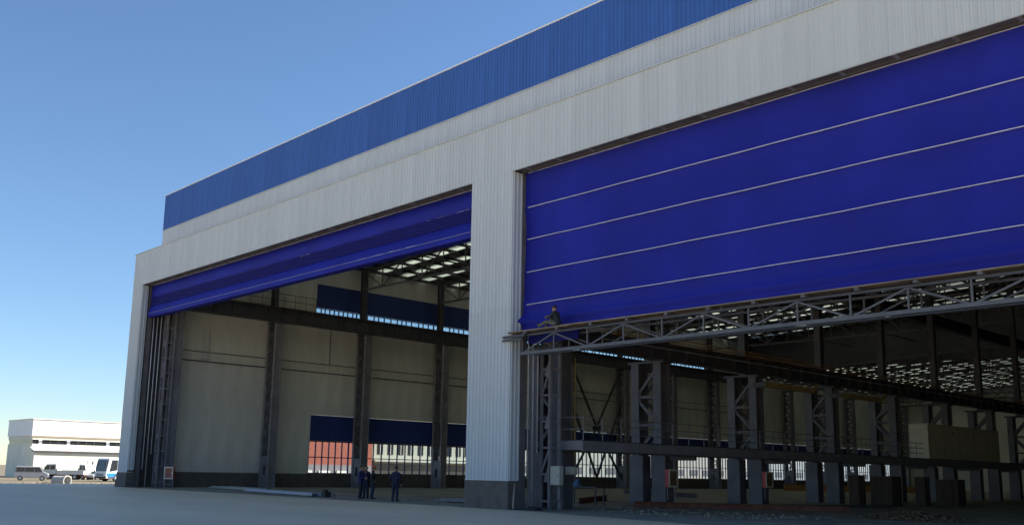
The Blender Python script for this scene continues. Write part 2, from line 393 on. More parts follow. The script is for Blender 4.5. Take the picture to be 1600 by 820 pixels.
# wall bracing further back
def vbrace(y0, y1):
    ym = (y0 + y1) / 2; q = MB()
    for p, q_ in (((1.35, y0 + .4, 13.2), (1.35, ym, 6.6)), ((1.35, y1 - .4, 13.2), (1.35, ym, 6.6)), ((1.35, y0 + .4, 9.2), (1.35, ym, 1.2)), ((1.35, y1 - .4, 9.2), (1.35, ym, 1.2)),
                  ((1.35, y0 + .4, 1.2), (1.35, ym, 6.6)), ((1.35, y1 - .4, 1.2), (1.35, ym, 6.6))):
        q.beam(p, q_, 0.16, 0.2)
    q.box(1.2, 1.5, ym - .5, ym + .5, 6.3, 6.9)
    q.build('bracing', M_STEELD, HG)
vbrace(YB[5], YB[6])
# centre row columns ---------------------------------------------------------
XA, XB = 39.5, 40.95
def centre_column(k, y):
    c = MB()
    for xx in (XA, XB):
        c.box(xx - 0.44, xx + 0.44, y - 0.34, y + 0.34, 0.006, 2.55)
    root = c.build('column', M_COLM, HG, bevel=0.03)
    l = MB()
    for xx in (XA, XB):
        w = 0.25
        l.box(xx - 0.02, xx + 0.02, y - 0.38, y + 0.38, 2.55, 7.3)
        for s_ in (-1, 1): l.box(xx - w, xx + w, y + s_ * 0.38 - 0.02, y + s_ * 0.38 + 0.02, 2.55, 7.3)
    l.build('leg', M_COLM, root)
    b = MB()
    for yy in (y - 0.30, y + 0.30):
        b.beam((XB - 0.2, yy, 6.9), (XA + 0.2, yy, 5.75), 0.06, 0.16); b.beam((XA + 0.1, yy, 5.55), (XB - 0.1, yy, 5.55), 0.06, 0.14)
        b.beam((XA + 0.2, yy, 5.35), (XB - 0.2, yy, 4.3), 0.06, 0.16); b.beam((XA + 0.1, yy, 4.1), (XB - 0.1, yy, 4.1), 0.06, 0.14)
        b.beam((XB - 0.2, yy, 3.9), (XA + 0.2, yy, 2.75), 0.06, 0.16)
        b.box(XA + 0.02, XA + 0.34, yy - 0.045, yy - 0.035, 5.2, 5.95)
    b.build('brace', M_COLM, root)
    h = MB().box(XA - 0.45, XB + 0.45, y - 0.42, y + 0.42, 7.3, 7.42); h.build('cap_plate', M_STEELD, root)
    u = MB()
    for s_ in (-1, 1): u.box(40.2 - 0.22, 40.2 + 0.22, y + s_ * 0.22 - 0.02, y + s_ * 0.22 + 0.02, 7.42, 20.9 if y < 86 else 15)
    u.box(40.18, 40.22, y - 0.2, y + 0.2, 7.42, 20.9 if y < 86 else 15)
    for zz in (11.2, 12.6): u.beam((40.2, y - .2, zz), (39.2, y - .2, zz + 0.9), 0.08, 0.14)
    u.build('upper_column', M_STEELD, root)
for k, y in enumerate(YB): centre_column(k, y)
for xg, z0, z1, y1, nm in ((41.1, 7.43, 8.25, 128, 'low'), (39.3, 7.95, 8.35, 128, 'low'), (39.1, 14.0, 14.9, 84, 'up')):
    q = MB(); q.box(xg - 0.02, xg + 0.02, 0.9, y1, z0 + 0.04, z1 - 0.04); q.box(xg - 0.3, xg + 0.3, 0.9, y1, z0, z0 + 0.04); q.box(xg - 0.3, xg + 0.3, 0.9, y1, z1 - 0.04, z1)
    o = q.build('crane_girder', M_STEELD, HG)
    if xg > 40:
        y = 1.4; s2 = MB().box(0, 0.25, 0, 0.03, 0, z1 - z0 - 0.09).build('stiffener', M_STEELD, o); s2.location = (xg + 0.02, y, z0 + 0.045)
        while y < 60: y += 1.5; inst(s2.data, 'stiffener', None, o, (xg + 0.02, y, z0 + 0.045))
    MB().box(xg - 0.05, xg + 0.05, 0.9, y1, z1 + 0.001, z1 + 0.12).build('crane_rail', M_RUST, o)
    if nm == 'low' and xg > 40:
        c = MB()
        for dz, dx in ((0.32, 0.35), (0.12, 0.45)): c.tube((xg + dx, 6, z1 + dz), (xg + dx, 90, z1 + dz), 0.03, 6)
        c.build('conductor_rail', M_ORANGE, o)
        MB().tube((xg + 0.42, 6, z0 + 0.55), (xg + 0.42, 90, z0 + 0.55), 0.03, 6).build('conduit', M_GALV, o)
# right, back walls
MB().box(XE - 0.3, XE - 0.05, 0.62, 131, 0.006, ZW).build('side_wall', M_WALLIN, HG)
MB().box(0.3, XE - 0.3, 130.6, 130.9, 0.006, 16).build('back_wall', M_WALLIN, HG)
# roofs
def rz(x): return ZW + 0.1 + 2.0 * (1 - abs(x - 40.2) / 40.2)
def roof(y0, y1, zf, strips, nm):
    def sheetq(name, ya, yb, m, dz=0, spans=((0.0, 40.2), (40.2, XE))):
        q = MB()
        for xa, xb in spans:
            q.add([(xa, ya, zf(xa) + dz), (xb, ya, zf(xb) + dz), (xb, yb, zf(xb) + dz), (xa, yb, zf(xa) + dz),
                   (xa, ya, zf(xa) + dz + 0.05), (xb, ya, zf(xb) + dz + 0.05), (xb, yb, zf(xb) + dz + 0.05), (xa, yb, zf(xa) + dz + 0.05)],
                  [(0,3,2,1),(4,5,6,7),(0,1,5,4),(1,2,6,5),(2,3,7,6),(3,0,4,7)])
        return q.build(name, m, HG)
    y = y0
    for sa, sb in strips:
        sheetq('roof_sheet', y, sa, M_ROOF); sheetq('skylight', sa, sb, M_SKYL, 0.003, ((0.0, 40.2),)); sheetq('roof_sheet', sa, sb, M_ROOF, 0.002, ((40.2, XE),)); y = sb
    sheetq('roof_sheet', y, y1, M_ROOF)
st = []
for k in range(0, 9):
    for d in (1.4, 4.0, 6.6):
        if 2.6 + 9 * k + d + 1 < 83: st.append((2.6 + 9 * k + d, 2.6 + 9 * k + d + (1.05 if k < 4 else 0.9)))
roof(2.2, 84.0, rz, st, 'main')
rz2 = lambda x: rz(x) - 4.5
st2 = [(86.0 + 2.2 * i, 86.55 + 2.2 * i) for i in range(20)]
roof(84.0, 131.0, rz2, st2, 'low')
MB().box(0.0, XE, 83.9, 84.0, 15.1, 22.0).build('gable_screen', M_STEELD, HG)
for x in [0.9 + 2.0 * i for i in range(40)]:
    z = rz(x)
    MB().box(x - 0.04, x + 0.04, 2.3, 83.8, z - 0.26, z - 0.02).build('purlin', M_STEELD, HG)
    z = rz2(x)
    if x < 42: MB().box(x - 0.04, x + 0.04, 84.2, 130.5, z - 0.26, z - 0.02).build('purlin', M_STEELD, HG)
def roof_truss(y, zf, x0, x1, drop):
    q = MB(); N = 14; pts = []
    zb = min(zf(x0), zf(x1)) - drop
    for i in range(N + 1):
        x = x0 + (x1 - x0) * i / N; pts.append((x, zf(x) - 0.34, zb))
    q.beam((x0, y, pts[0][1]), (x1, y, pts[-1][1]), 0.16, 0.16); q.beam((x0, y, zb), (x1, y, zb), 0.16, 0.16)
    for i in range(N):
        (xa, ta, ba), (xb, tb, bb) = pts[i], pts[i + 1]
        q.beam((xa, y, ta), (xa, y, ba), 0.08)
        q.beam((xa, y, ba), (xb, y, tb), 0.09) if i % 2 else q.beam((xa, y, ta), (xb, y, bb), 0.09)
    q.build('roof_truss', M_COLM, HG)
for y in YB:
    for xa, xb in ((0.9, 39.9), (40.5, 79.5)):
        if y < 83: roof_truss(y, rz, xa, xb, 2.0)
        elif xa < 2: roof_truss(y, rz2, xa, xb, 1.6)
for xx in (8, 16, 24, 32):
    MB().beam((xx, 2.8, 17.5), (xx, 83, 17.5), 0.1).build('roof_tie', M_STEELD, HG)

# ------------------------------------------------------------------ fabric doors
def folded_door():
    X0, X1 = LX1 - 0.01, PX0 - 0.05; yD = 0.80
    D = empty('fabric_door', ((X0 + X1) / 2, yD, 12.5), 'blue fabric lifting door raised into tight folds under the left lintel', 'door')
    def strip(name, prof, m):
        q = MB(); NX = 60; n_ = len(prof); vs = []; fs = []
        for i in range(NX + 1):
            x = X0 + (X1 - X0) * i / NX
            for k, (y, z) in enumerate(prof):
                w = 0.012 * math.sin(x * 1.7 + k) + 0.01 * math.sin(x * 4.1 + k * 2.2)
                vs.append((x, y + w, z + 0.4 * w))
        for i in range(NX):
            for k in range(n_ - 1): fs.append((i * n_ + k, (i + 1) * n_ + k, (i + 1) * n_ + k + 1, i * n_ + k + 1))
        q.add(vs, fs); return q.build(name, m, D, smooth=True)
    strip('header_cloth', [(yD + 0.35, 14.95), (yD, 14.92), (yD - 0.02, 14.5), (yD - 0.05, 14.08), (yD - 0.0, 14.02)], M_FABRIC)
    pr = []; z = 14.02
    for i in range(6):
        pr += [(yD + 0.12, z), (yD - 0.02, z - 0.015), (yD - 0.07 - 0.03 * (i % 2), z - 0.05), (yD - 0.02, z - 0.095)]; z -= 0.11
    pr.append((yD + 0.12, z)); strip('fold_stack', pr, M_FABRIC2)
    strip('lower_cloth', [(yD + 0.05, z + 0.02), (yD - 0.04, z - 0.03), (yD - 0.12, 13.05), (yD - 0.18, 12.83)], M_FABRIC)
    b = MB().box(X0, X1, yD - 0.19, yD + 0.35, 12.5, 12.76); b.build('bottom_beam', M_FABRIC, D, bevel=0.03)
    MB().box(X0, X1, yD - 0.205, yD - 0.1, 12.765, 12.815).build('trim_bar', M_LBLUE, D)
    MB().box(X0, X1, yD - 0.04, yD + 0.02, 14.925, 14.955).build('top_rail', M_SEAM, D)
folded_door()
def lowered_door():
    X0, X1 = PX1 + 0.045, RX0 - 0.05; yD = 0.80
    D = empty('fabric_door', ((X0 + X1) / 2, yD, 7.7), 'blue fabric lifting door half lowered over the right opening with pale seam lines', 'door')
    q = MB(); NX, NZ = 220, 60; vs = []; fs = []
    zs_ = [14.92 - (14.92 - 7.74) * k / NZ for k in range(NZ + 1)]
    for i in range(NX + 1):
        x = X0 + (X1 - X0) * i / NX
        for k, z in enumerate(zs_):
            t = (14.92 - z) / 7.18
            w = 0.022 * math.sin(x * 0.9 + z * 0.7) + 0.016 * math.sin(x * 2.3 - z * 1.1) * t + 0.012 * math.sin(x * 3.9 + 1.3 * z + 2 * math.sin(z)) * (0.3 + t) + 0.006 * math.sin(x * 6.1 - 2.2 * z)
            w *= 1.0 + 0.6 * math.sin(x * 0.31 + 1)
            for zs2 in (13.28, 11.8, 10.31, 8.85): w -= 0.03 * math.exp(-((z - zs2) / 0.18) ** 2)
            if z < 8.5: w -= 0.10 * math.exp(-((z - 8.12 - 0.03 * math.sin(x)) / 0.13) ** 2) - 0.05 * math.exp(-((z - 7.95) / 0.07) ** 2)
            xx = x
            if i == 0: xx = x - 0.18 * math.exp(-((z - 8.15) / 0.15) ** 2)
            vs.append((xx, yD + w - (0.22 * math.exp(-((z - 8.15) / 0.2) ** 2) if i < 2 else 0), z))
    for i in range(NX):
        for k in range(NZ): fs.append((i*(NZ+1)+k, (i+1)*(NZ+1)+k, (i+1)*(NZ+1)+k+1, i*(NZ+1)+k+1))
    q.add(vs, fs); q.build('curtain', M_FABRIC, D, smooth=True)
    for z in (13.28, 11.8, 10.31, 8.85):
        q2 = MB(); pts_ = [X0 + 0.25 + (X1 - X0 - 0.25) * i / 60 for i in range(61)]
        for xa_, xb_ in zip(pts_, pts_[1:]): q2.beam((xa_, yD - 0.10, z + 0.005 * math.sin(xa_ * 0.8 + z) - 0.004 * math.sin(xa_ * 1.7)), (xb_ + 0.01, yD - 0.10, z + 0.005 * math.sin(xb_ * 0.8 + z) - 0.004 * math.sin(xb_ * 1.7)), 0.06, 0.026)
        q2.build('seam', M_SEAM, D)
    MB().box(X0 + 0.15, X1, yD - 0.05, yD + 0.03, 14.915, 14.945).build('top_rail', M_SEAM, D)
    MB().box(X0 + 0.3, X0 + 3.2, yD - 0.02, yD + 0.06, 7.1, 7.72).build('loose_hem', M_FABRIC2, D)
lowered_door()

# ------------------------------------------------------------------ guide towers beside the openings
def guide_tower(x, label, z1):
    T = empty('guide_tower', (x + 0.3, 1.8, 0), label, 'guide tower')
    for px, py, zb in ((x + 0.14, 1.05, 1.3), (x + 0.14, 1.34, 0.02), (x + 0.16, 1.62, 2.4)):
        MB().tube((px, py, zb), (px, py, z1), 0.042, 8).build('guide_pipe', M_GALV, T, smooth=True)
    xa, xb, ya, yb = x + 0.10, x + 0.62, 1.95, 2.55
    for px, py in ((xa, ya), (xb, ya), (xa, yb), (xb, yb)):
        MB().box(px - 0.06, px + 0.06, py - 0.06, py + 0.06, 0.006, z1).build('post', M_STEEL, T)
    z = 0.35; i = 0
    while z < z1 - 1.2:
        rg = MB()
        for y in (ya, yb): rg.beam((xa, y, z), (xb, y, z), 0.05, 0.09)
        for px in (xa, xb): rg.beam((px, ya, z), (px, yb, z), 0.05, 0.09)
        if i % 3 == 1: rg.beam((xa, ya, z), (xb, ya, z + 1.15), 0.05, 0.09)
        rg.build('rung', M_STEEL, T)
        if i % 2: MB().extr([(xb - 0.28, z - 0.32), (xb + 0.06, z - 0.36), (xb + 0.06, z + 0.36), (xb - 0.05, z + 0.3)], 'y', ya - 0.085, ya - 0.065).build('gusset', M_STEEL, T)
        z += 1.15; i += 1
    return T
guide_tower(LX1 + 0.02, 'grey lattice guide tower with pipes inside the left end of the hangar', 14.3)
guide_tower(PX1 - 0.05, 'grey lattice guide tower with pipes right of the centre pillar', 14.3)
MB_ = MB().beam((PX1 + 0.12, 0.2, 0.05), (PX1 + 0.02, 0.35, 1.15), 0.05, 0.05)
tag(MB_.build('leaning_batten', mat('pale_wood', (0.5, 0.42, 0.38), 0.7, 0.1)), 'pale thin batten leaning beside the dark base of the centre pillar', 'batten')

# ------------------------------------------------------------------ work platform truss
P = empty('work_platform', (60, 0.6, 6.5), 'long steel lattice platform with plank deck hung under the right blue door', 'platform')
nodes = [42.3 + 1.862 * i for i in range(20)]
for y in (0.06, 1.0):
    MS_, MF_ = (M_TRUSS, M_TRUSS) if y < 0.5 else (M_STEELD, M_STEELD)
    MB().box(42.2, 78.6, y - 0.06, y + 0.06, 6.52 if y < 0.5 else 6.6, 6.65).build('bottom_chord', MS_, P)
    MB().box(41.7, 78.6, y - 0.06, y + 0.06, 7.32, 7.40).build('top_chord', M_STEELD, P)
    for i, x in enumerate(nodes):
        MB().beam((x, y, 6.66), (x, y, 7.32), 0.06, 0.05).build('upright', MF_, P)
        if i < len(nodes) - 1:
            x2 = nodes[i + 1]
            q = MB().beam((x, y, 6.6), (x2, y, 7.32), 0.045, 0.06) if i % 2 == 0 else MB().beam((x, y, 7.32), (x2, y, 6.6), 0.045, 0.06)
            q.build('diagonal', MF_, P)
for x in nodes:
    MB().box(x + 0.25, x + 0.40, -0.16, 1.15, 7.402, 7.50).build('cross_bearer', M_TRUSS, P)
MB().box(41.25, 42.6, -0.14, -0.06, 7.30, 7.40).box(41.3, 42.5, -0.2, -0.141, 7.14, 7.24).build('end_bracket', M_STEELD, P)
x = 41.35
while x < 78:
    L = random.uniform(3.2, 4.2)
    for y0, w in ((-0.18, 0.26), (0.11, 0.25), (0.39, 0.27)):
        dz = random.uniform(0, 0.03); o_ = random.uniform(-0.25, 0.25); t_ = random.uniform(-0.02, 0.02)
        q = MB(); q.beam((x + o_, y0 + w / 2, 7.525 + dz), (min(78.7, x + o_ + L), y0 + w / 2 + t_, 7.525 + dz * 0.5), w, 0.045)
        q.build('plank', M_WOOD, P)
    x += L - 0.12

# ------------------------------------------------------------------ walkway with railing in the right bay
K = empty('walkway', (42.3, 20, 2.6), 'raised grey steel walkway with pipe railing beside the centre columns', 'walkway')
MB().box(41.62, 43.2, 3.0, 60, 2.98, 3.02).build('deck', M_STEELD, K)
q = MB(); 
for xx in (41.66, 43.15): q.box(xx - 0.015, xx + 0.015, 3.0, 60, 2.58, 2.978); q.box(xx - 0.08, xx + 0.08, 3.0, 60, 2.54, 2.58)
q.box(41.68, 43.13, 3.0, 3.03, 2.58, 2.978); q.build('edge_beam', M_STEEL, K)
for xx in (43.1,):
    y = 3.1
    while y < 38: MB().tube((xx, y, 3.02), (xx, y, 4.02), 0.025, 6).build('railing_post', M_STEEL, K); y += 1.3
    for z in (4.02, 3.68, 3.34): MB().tube((xx, 3.1, z), (xx, 38, z), 0.024, 6).build('rail', M_STEEL, K)
for z in (4.02, 3.5): MB().tube((41.72, 3.1, z), (43.1, 3.1, z), 0.022, 6).build('rail', M_STEEL, K)
y = 11.6
for y in YB[1:7]: MB().box(41.4, 43.0, y - 0.1, y + 0.1, 2.3, 2.539).build('bracket', M_STEELD, K)

# jib arms
for y0, y1, z, lab in ((19.9, 25.9, 6.77, 'dull yellow jib beam above the walkway railing, left one of the two'), (28.9, 35.0, 6.77, 'dull yellow jib beam above the walkway, right one nearest the cream cabin')):
    J = empty('jib_arm', (42.0, y0, z - 0.3), lab, 'jib')
    MB().ibeam((42.0, y0, z), (42.0, y1 - 0.6, z), 0.2, 0.3).build('boom', M_YDULL, J)
    MB().beam((42.0, y1 - 0.7, z), (42.0, y1, z + 0.4), 0.16, 0.2).build('boom_tip', M_YDULL, J)
    MB().box(41.2, 42.0, y0, y0 + 0.3, z - 0.15, z + 0.15).build('bracket', M_STEELD, J)

# ladder
L = empty('ladder', (39.9, 5.25, 0), 'tall yellow caged ladder behind the first centre column', 'ladder')
for dx in (0, 0.42): MB().tube((39.75 + dx, 5.3, 0.01), (39.75 + dx, 5.3, 7.1), 0.03, 6).build('stringer', M_YELLOW, L)
q = MB(); z = 0.3
while z < 7: q.tube((39.75, 5.3, z), (40.17, 5.3, z), 0.015, 6); z += 0.3
q.build('rung', M_YELLOW, L)
q = MB(); z = 2.4
while z < 7.1:
    pts = [(39.96 + 0.36 * math.cos(t), 5.3 + 0.7 * math.sin(t), z) for t in [math.pi * i / 8 for i in range(9)]]; q.path(pts, 0.014, 5); z += 0.6
for t in (0.6, 1.57, 2.5): q.tube((39.96 + 0.36 * math.cos(t), 5.3 + 0.7 * math.sin(t), 2.4), (39.96 + 0.36 * math.cos(t), 5.3 + 0.7 * math.sin(t), 7.1), 0.014, 5)
q.build('cage', M_YELLOW, L)

# cream cabin on the walkway
C = empty('cabin', (42.4, 38.8, 3.0), 'long cream metal cabin on the walkway at the right', 'cabin')
MB().box(41.75, 43.1, 38.9, 52, 2.75, 5.38).build('body', M_CREAM, C, bevel=0.03)
MB().box(41.7, 43.15, 38.85, 52.05, 5.381, 5.44).build('roof', M_CREAM, C)
for y in (41.5, 44.2, 46.9, 49.5): MB().box(43.101, 43.115, y, y + 0.04, 2.8, 5.33).build('panel_joint', M_STEEL, C)
MB().box(43.101, 43.115, 43.0, 43.35, 4.85, 4.97).build('vent', M_STEELD, C)

# ------------------------------------------------------------------ electrical boxes, hose cabinets
B = empty('electrical_box', (42.55, 2.0, 1.0), 'pale grey electrical box on the first column beside the centre pillar', 'electrical box')
MB().box(42.3, 42.85, 1.85, 2.1, 1.05, 1.86).build('housing', mat('box_grey', (0.42, 0.44, 0.38), 0.5, 0.06), B, bevel=0.01)
MB().box(42.33, 42.82, 1.838, 1.849, 1.09, 1.82).build('door', mat('box_grey2', (0.45, 0.47, 0.41), 0.5, 0.05), B)
MB().box(42.76, 42.79, 1.815, 1.837, 1.42, 1.5).build('handle', M_BLACK, B)
MB().path([(42.36, 1.95, 1.05), (42.33, 1.9, 0.8), (42.45, 1.9, 0.62), (42.38, 1.92, 0.5), (42.3, 2.0, 0.45)], 0.018).path([(42.8, 1.95, 1.05), (42.9, 1.9, 0.8), (42.86, 1.9, 0.45), (42.6, 1.9, 0.22), (42.4, 1.9, 0.02)], 0.018).build('cable', M_BLACK, B)
MB().beam((42.58, 2.18, 0.01), (42.58, 2.18, 1.9), 0.12, 0.1).build('post', M_STEEL, B)
B = empty('junction_box', (42.5, 3.0, 1.4), 'small beige junction box to the right of the pale grey electrical box', 'junction box')
MB().box(42.35, 42.9, 2.75, 2.95, 1.5, 1.85).build('housing', M_BEIGE, B, bevel=0.01)
MB().box(42.40, 42.85, 2.74, 2.749, 1.54, 1.81).build('cover', mat('beige_lid', (0.45, 0.42, 0.32), 0.5, 0.05), B)
MB().beam((42.2, 2.86, 1.68), (42.35, 2.86, 1.68), 0.1).build('bracket', M_STEEL, B)
def hose_cabinet(x, y, z, label, front=M_RED, rz=R(-40)):
    B = empty('hose_cabinet', (0, 0, 0), label, 'fire cabinet', 'fire hose cabinets')
    MB().box(-0.36, 0.36, -0.12, 0.12, 0.62, 1.5).build('housing', M_RED, B, bevel=0.01)
    f = MB()
    for a_ in ((-0.36, 0.36, 0.62, 0.70), (-0.36, 0.36, 1.42, 1.5), (-0.36, -0.29, 0.70, 1.42), (0.29, 0.36, 0.70, 1.42)): f.box(a_[0], a_[1], -0.15, -0.121, a_[2], a_[3])
    f.build('door_frame', M_CREAM, B)
    MB().box(-0.29, 0.29, -0.135, -0.121, 0.70, 1.42).build('door_pane', front, B)
    MB().box(0.24, 0.27, -0.16, -0.136, 1.0, 1.1).build('handle', M_CHROME, B)
    l = MB()
    for dx in (-0.32, 0.32): l.box(dx - 0.02, dx + 0.02, -0.02, 0.02, 0.0, 0.62)
    l.beam((-0.32, 0, 0.25), (0.32, 0, 0.25), 0.03); l.build('stand', M_STEEL, B)
    B.location = (x, y, z); B.rotation_euler.z = rz
mm = mat('cabinet_pane', (0.16, 0.11, 0.05), 0.3, 0.3)
hose_cabinet(3.3, 2.5, 0.006, 'red fire hose cabinet with pale frame at the far left column', mat('red_pane', (0.22, 0.05, 0.04), 0.4, 0.2), R(35))
hose_cabinet(41.72, 11.3, 0.35, 'red fire hose cabinet on the nearest lit pier under the walkway', mm, R(90))
hose_cabinet(41.72, 20.3, 0.35, 'red fire hose cabinet on the second pair of piers under the walkway', mm, R(90))

# ------------------------------------------------------------------ things on the hall floor
def purlin_bundle(p, q, n, m, label, spread=0.9, w=0.2, h=0.06):
    p = Vector(p); q = Vector(q); d = (q - p).normalized(); s_ = Vector((-d.y, d.x, 0))
    B = empty('steel_bundle', (p.x, p.y, 0), label, 'steel bundle')
    for i in range(n):
        lay = i % 2; o_ = s_ * (spread * (i / n - 0.5)); a_ = p + o_ + d * random.uniform(-0.6, 0.6); b_ = q + o_ + d * random.uniform(-0.8, 0.8)
        z = 0.115 + lay * (h + 0.012)
        if i % 3 == 0 and lay == 0: b_ = b_ + s_ * 0.25
        c = MB(); zc = Vector((0, 0, z))
        c.beam(a_ + zc, b_ + zc, w, 0.012); c.beam(a_ + zc + s_ * w / 2 - Vector((0, 0, h / 2)), b_ + zc + s_ * w / 2 - Vector((0, 0, h / 2)), 0.012, h); c.beam(a_ + zc - s_ * w / 2 - Vector((0, 0, h / 2)), b_ + zc - s_ * w / 2 - Vector((0, 0, h / 2)), 0.012, h)
        c.build('channel', m, B)
    for t in (0.12, 0.5, 0.88):
        c_ = p.lerp(q, t); MB().beam(c_ - s_ * spread * 0.6 + Vector((0, 0, 0.028)), c_ + s_ * spread * 0.6 + Vector((0, 0, 0.028)), 0.08, 0.04).build('timber', M_WOOD, B)
M_CH = mat('pale_blue_channel', (0.30, 0.33, 0.41), 0.45, 0.1, 2, rnd=0.15, metal=0.1)
M_CH2 = mat('pale_grey_channel', (0.30, 0.31, 0.29), 0.5, 0.1, 2, rnd=0.15)
purlin_bundle((13.6, 3.6, 0), (24.3, 1.9, 0), 7, M_CH, 'pale blue steel channels stacked on timbers at the hall entrance', 1.3)
purlin_bundle((5.5, 5.6, 0), (13.2, 4.6, 0), 6, M_CH2, 'pale grey steel channels lying near the far left column', 1.6)
purlin_bundle((33.2, 4.0, 0), (37.6, 4.6, 0), 5, mat('dark_channel', (0.16, 0.16, 0.18), 0.6, 0.2), 'dark steel lengths on the floor left of the centre pillar', 1.5)
hb = MB().box(24.75, 25.15, 1.65, 2.05, 0.004, 0.3); hb.box(24.7, 25.0, 1.75, 1.95, 0.301, 0.42)
tag(hb.build('steel_shoe', M_BLACK, bevel=0.03), 'small black block at the end of the pale blue channels', 'block')
def floor_beam(p, q, m, label, w=0.25, h=0.3, z=0.16):
    o = MB().ibeam((p[0], p[1], z), (q[0], q[1], z), w, h).build('steel_beam', m); tag(o, label, 'beam')
floor_beam((41.0, 9.2), (49.5, 14.5), M_RUST, 'rust red steel beam lying in front of the nearest piers', 0.3, 0.26, 0.14)
floor_beam((37.2, 9.4), (33.0, 16.5), M_RUST, 'rust brown beam on the floor behind the first centre column')
floor_beam((30.0, 42.0), (36.5, 52.0), M_ORANGE, 'orange steel beam lying far back between the piers', 0.4, 0.5, 0.75)
for pz in ((31.5, 44.3), (35, 49.7)): tag(MB().box(pz[0] - 0.4, pz[0] + 0.4, pz[1] - 0.2, pz[1] + 0.2, 0.005, 0.495).build('trestle_block', M_CRATE), 'timber block under the %s end of the orange beam' % ('near' if pz[0] < 33 else 'far'), 'block')
floor_beam((20, 34), (30, 30), M_STEELD, 'dark steel beam on the floor deep in the left bay', 0.3, 0.3)
floor_beam((44.2, 16.5), (47.2, 24.0), M_STEELD, 'dark rail lying on the floor in front of the crates', 0.15, 0.16, 0.09)
def crate(x, y, w, d, h, label):
    B = empty('crate', (x, y, 0), label, 'crate', 'brown crates under the walkway')
    MB().box(x - w/2 + 0.03, x + w/2 - 0.03, y - d/2 + 0.03, y + d/2 - 0.03, 0.02, h - 0.02).build('core', M_CRATE, B)
    n_ = max(2, int(w / 0.2))
    for i in range(n_):
        xa = x - w/2 + w * i / n_
        MB().box(xa + 0.006, xa + w/n_ - 0.006, y - d/2, y - d/2 + 0.028, 0.03, h - 0.03 - random.uniform(0, 0.02)).build('board', M_CRATE, B)
    n_ = max(2, int(d / 0.2))
    for i in range(n_):
        ya = y - d/2 + 0.03 + (d - 0.06) * i / n_
        MB().box(x + w/2 - 0.028, x + w/2, ya + 0.006, ya + (d - 0.06)/n_ - 0.006, 0.03, h - 0.03 - random.uniform(0, 0.02)).build('board', M_CRATE, B)
    for z in (0.006, h - 0.03):
        MB().box(x - w/2 - 0.01, x + w/2 + 0.01, y - d/2 - 0.01, y + d/2 + 0.01, z, z + 0.045).build('rim', M_CRATE, B)
crate(44.4, 25.6, 0.6, 0.9, 1.75, 'narrow brown wooden crate leftmost of the crates by the third piers')
crate(45.2, 27.6, 1.3, 1.3, 1.72, 'wide brown wooden crate second from left under the walkway')
crate(45.8, 31.2, 0.6, 0.8, 1.72, 'narrow brown wooden crate left of the last wide crate')
crate(46.7, 33.2, 1.3, 1.2, 1.6, 'wide brown wooden crate rightmost under the cream cabin')
# sawhorse trestle & cart silhouettes by the first column
T = empty('trestle_table', (38.2, 8.6, 0), 'dark steel trestle table behind the first centre column', 'table')
MB().box(37.2, 39.4, 8.2, 9.0, 0.86, 0.92).build('top', M_STEELD, T)
for dx in (37.3, 39.3):
    for dy in (8.28, 8.92): MB().beam((dx, dy, 0.005), (dx, dy, 0.86), 0.06).build('leg', M_STEELD, T)
tag(MB().tube((37.9, 8.5, 0.921), (37.9, 8.5, 1.12), 0.22, 10).tube((38.0, 8.5, 1.121), (37.8, 8.5, 1.2), 0.12, 8).build('blue_drum', mat('blue_drum', (0.05, 0.12, 0.28), 0.5, 0.1)), 'small blue drum on the dark trestle table', 'drum')
# rubble heap inside right
def rubble(name, cx, cy, rx, ry, n_, smin, smax, m, z0, heap, label):
    q = MB()
    for i in range(n_):
        t = random.uniform(0, 6.283); r_ = math.sqrt(random.random()); x_ = cx + rx * r_ * math.cos(t); y_ = cy + ry * r_ * math.sin(t)
        s_ = random.uniform(smin, smax); z_ = z0 + heap * max(0, 1 - r_ ** 1.5) * random.random()
        vs = []
        for k in range(8):
            sx, sy, sz = (k & 1) * 2 - 1, (k >> 1 & 1) * 2 - 1, (k >> 2 & 1) * 2 - 1
            vs.append((x_ + sx * s_ * random.uniform(.5, 1), y_ + sy * s_ * random.uniform(.5, 1), z_ + s_ * .4 + sz * s_ * random.uniform(.25, .6)))
        q.add(vs, [(0,2,3,1),(4,5,7,6),(0,1,5,4),(1,3,7,5),(3,2,6,7),(2,0,4,6)])
    o = q.build(name, m); tag(o, label, 'rubble', kind='stuff'); return o
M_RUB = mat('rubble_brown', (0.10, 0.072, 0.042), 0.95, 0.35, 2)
M_RUB2 = mat('rubble_tan', (0.24, 0.20, 0.13), 0.95, 0.4, 1.2)  # tan outdoor rubble, the stone's own colour
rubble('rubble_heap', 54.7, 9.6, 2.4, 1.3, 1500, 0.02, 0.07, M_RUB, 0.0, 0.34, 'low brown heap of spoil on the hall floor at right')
rubble('floor_litter', 47.5, 5.5, 6.0, 3.5, 240, 0.02, 0.06, M_FLOOR, 0.0, 0.0, 'small scattered litter on the dusty hall floor')
rubble('floor_litter', 31, 6, 7.0, 3.0, 160, 0.02, 0.06, M_FLOOR, 0.0, 0.0, 'scattered litter on the floor behind the workers')
q = MB()
tag(MB().box(42.1, 42.9, 0.35, 0.75, 0.005, 0.10).box(42.3, 43.1, 0.55, 0.95, 0.10, 0.16).build('cloth_bundle', mat('dark_cloth', (0.03, 0.025, 0.035), 0.9, 0.2), bevel=0.04), 'dark bundle of cloth on the ground below the grey electrical box', 'bundle')

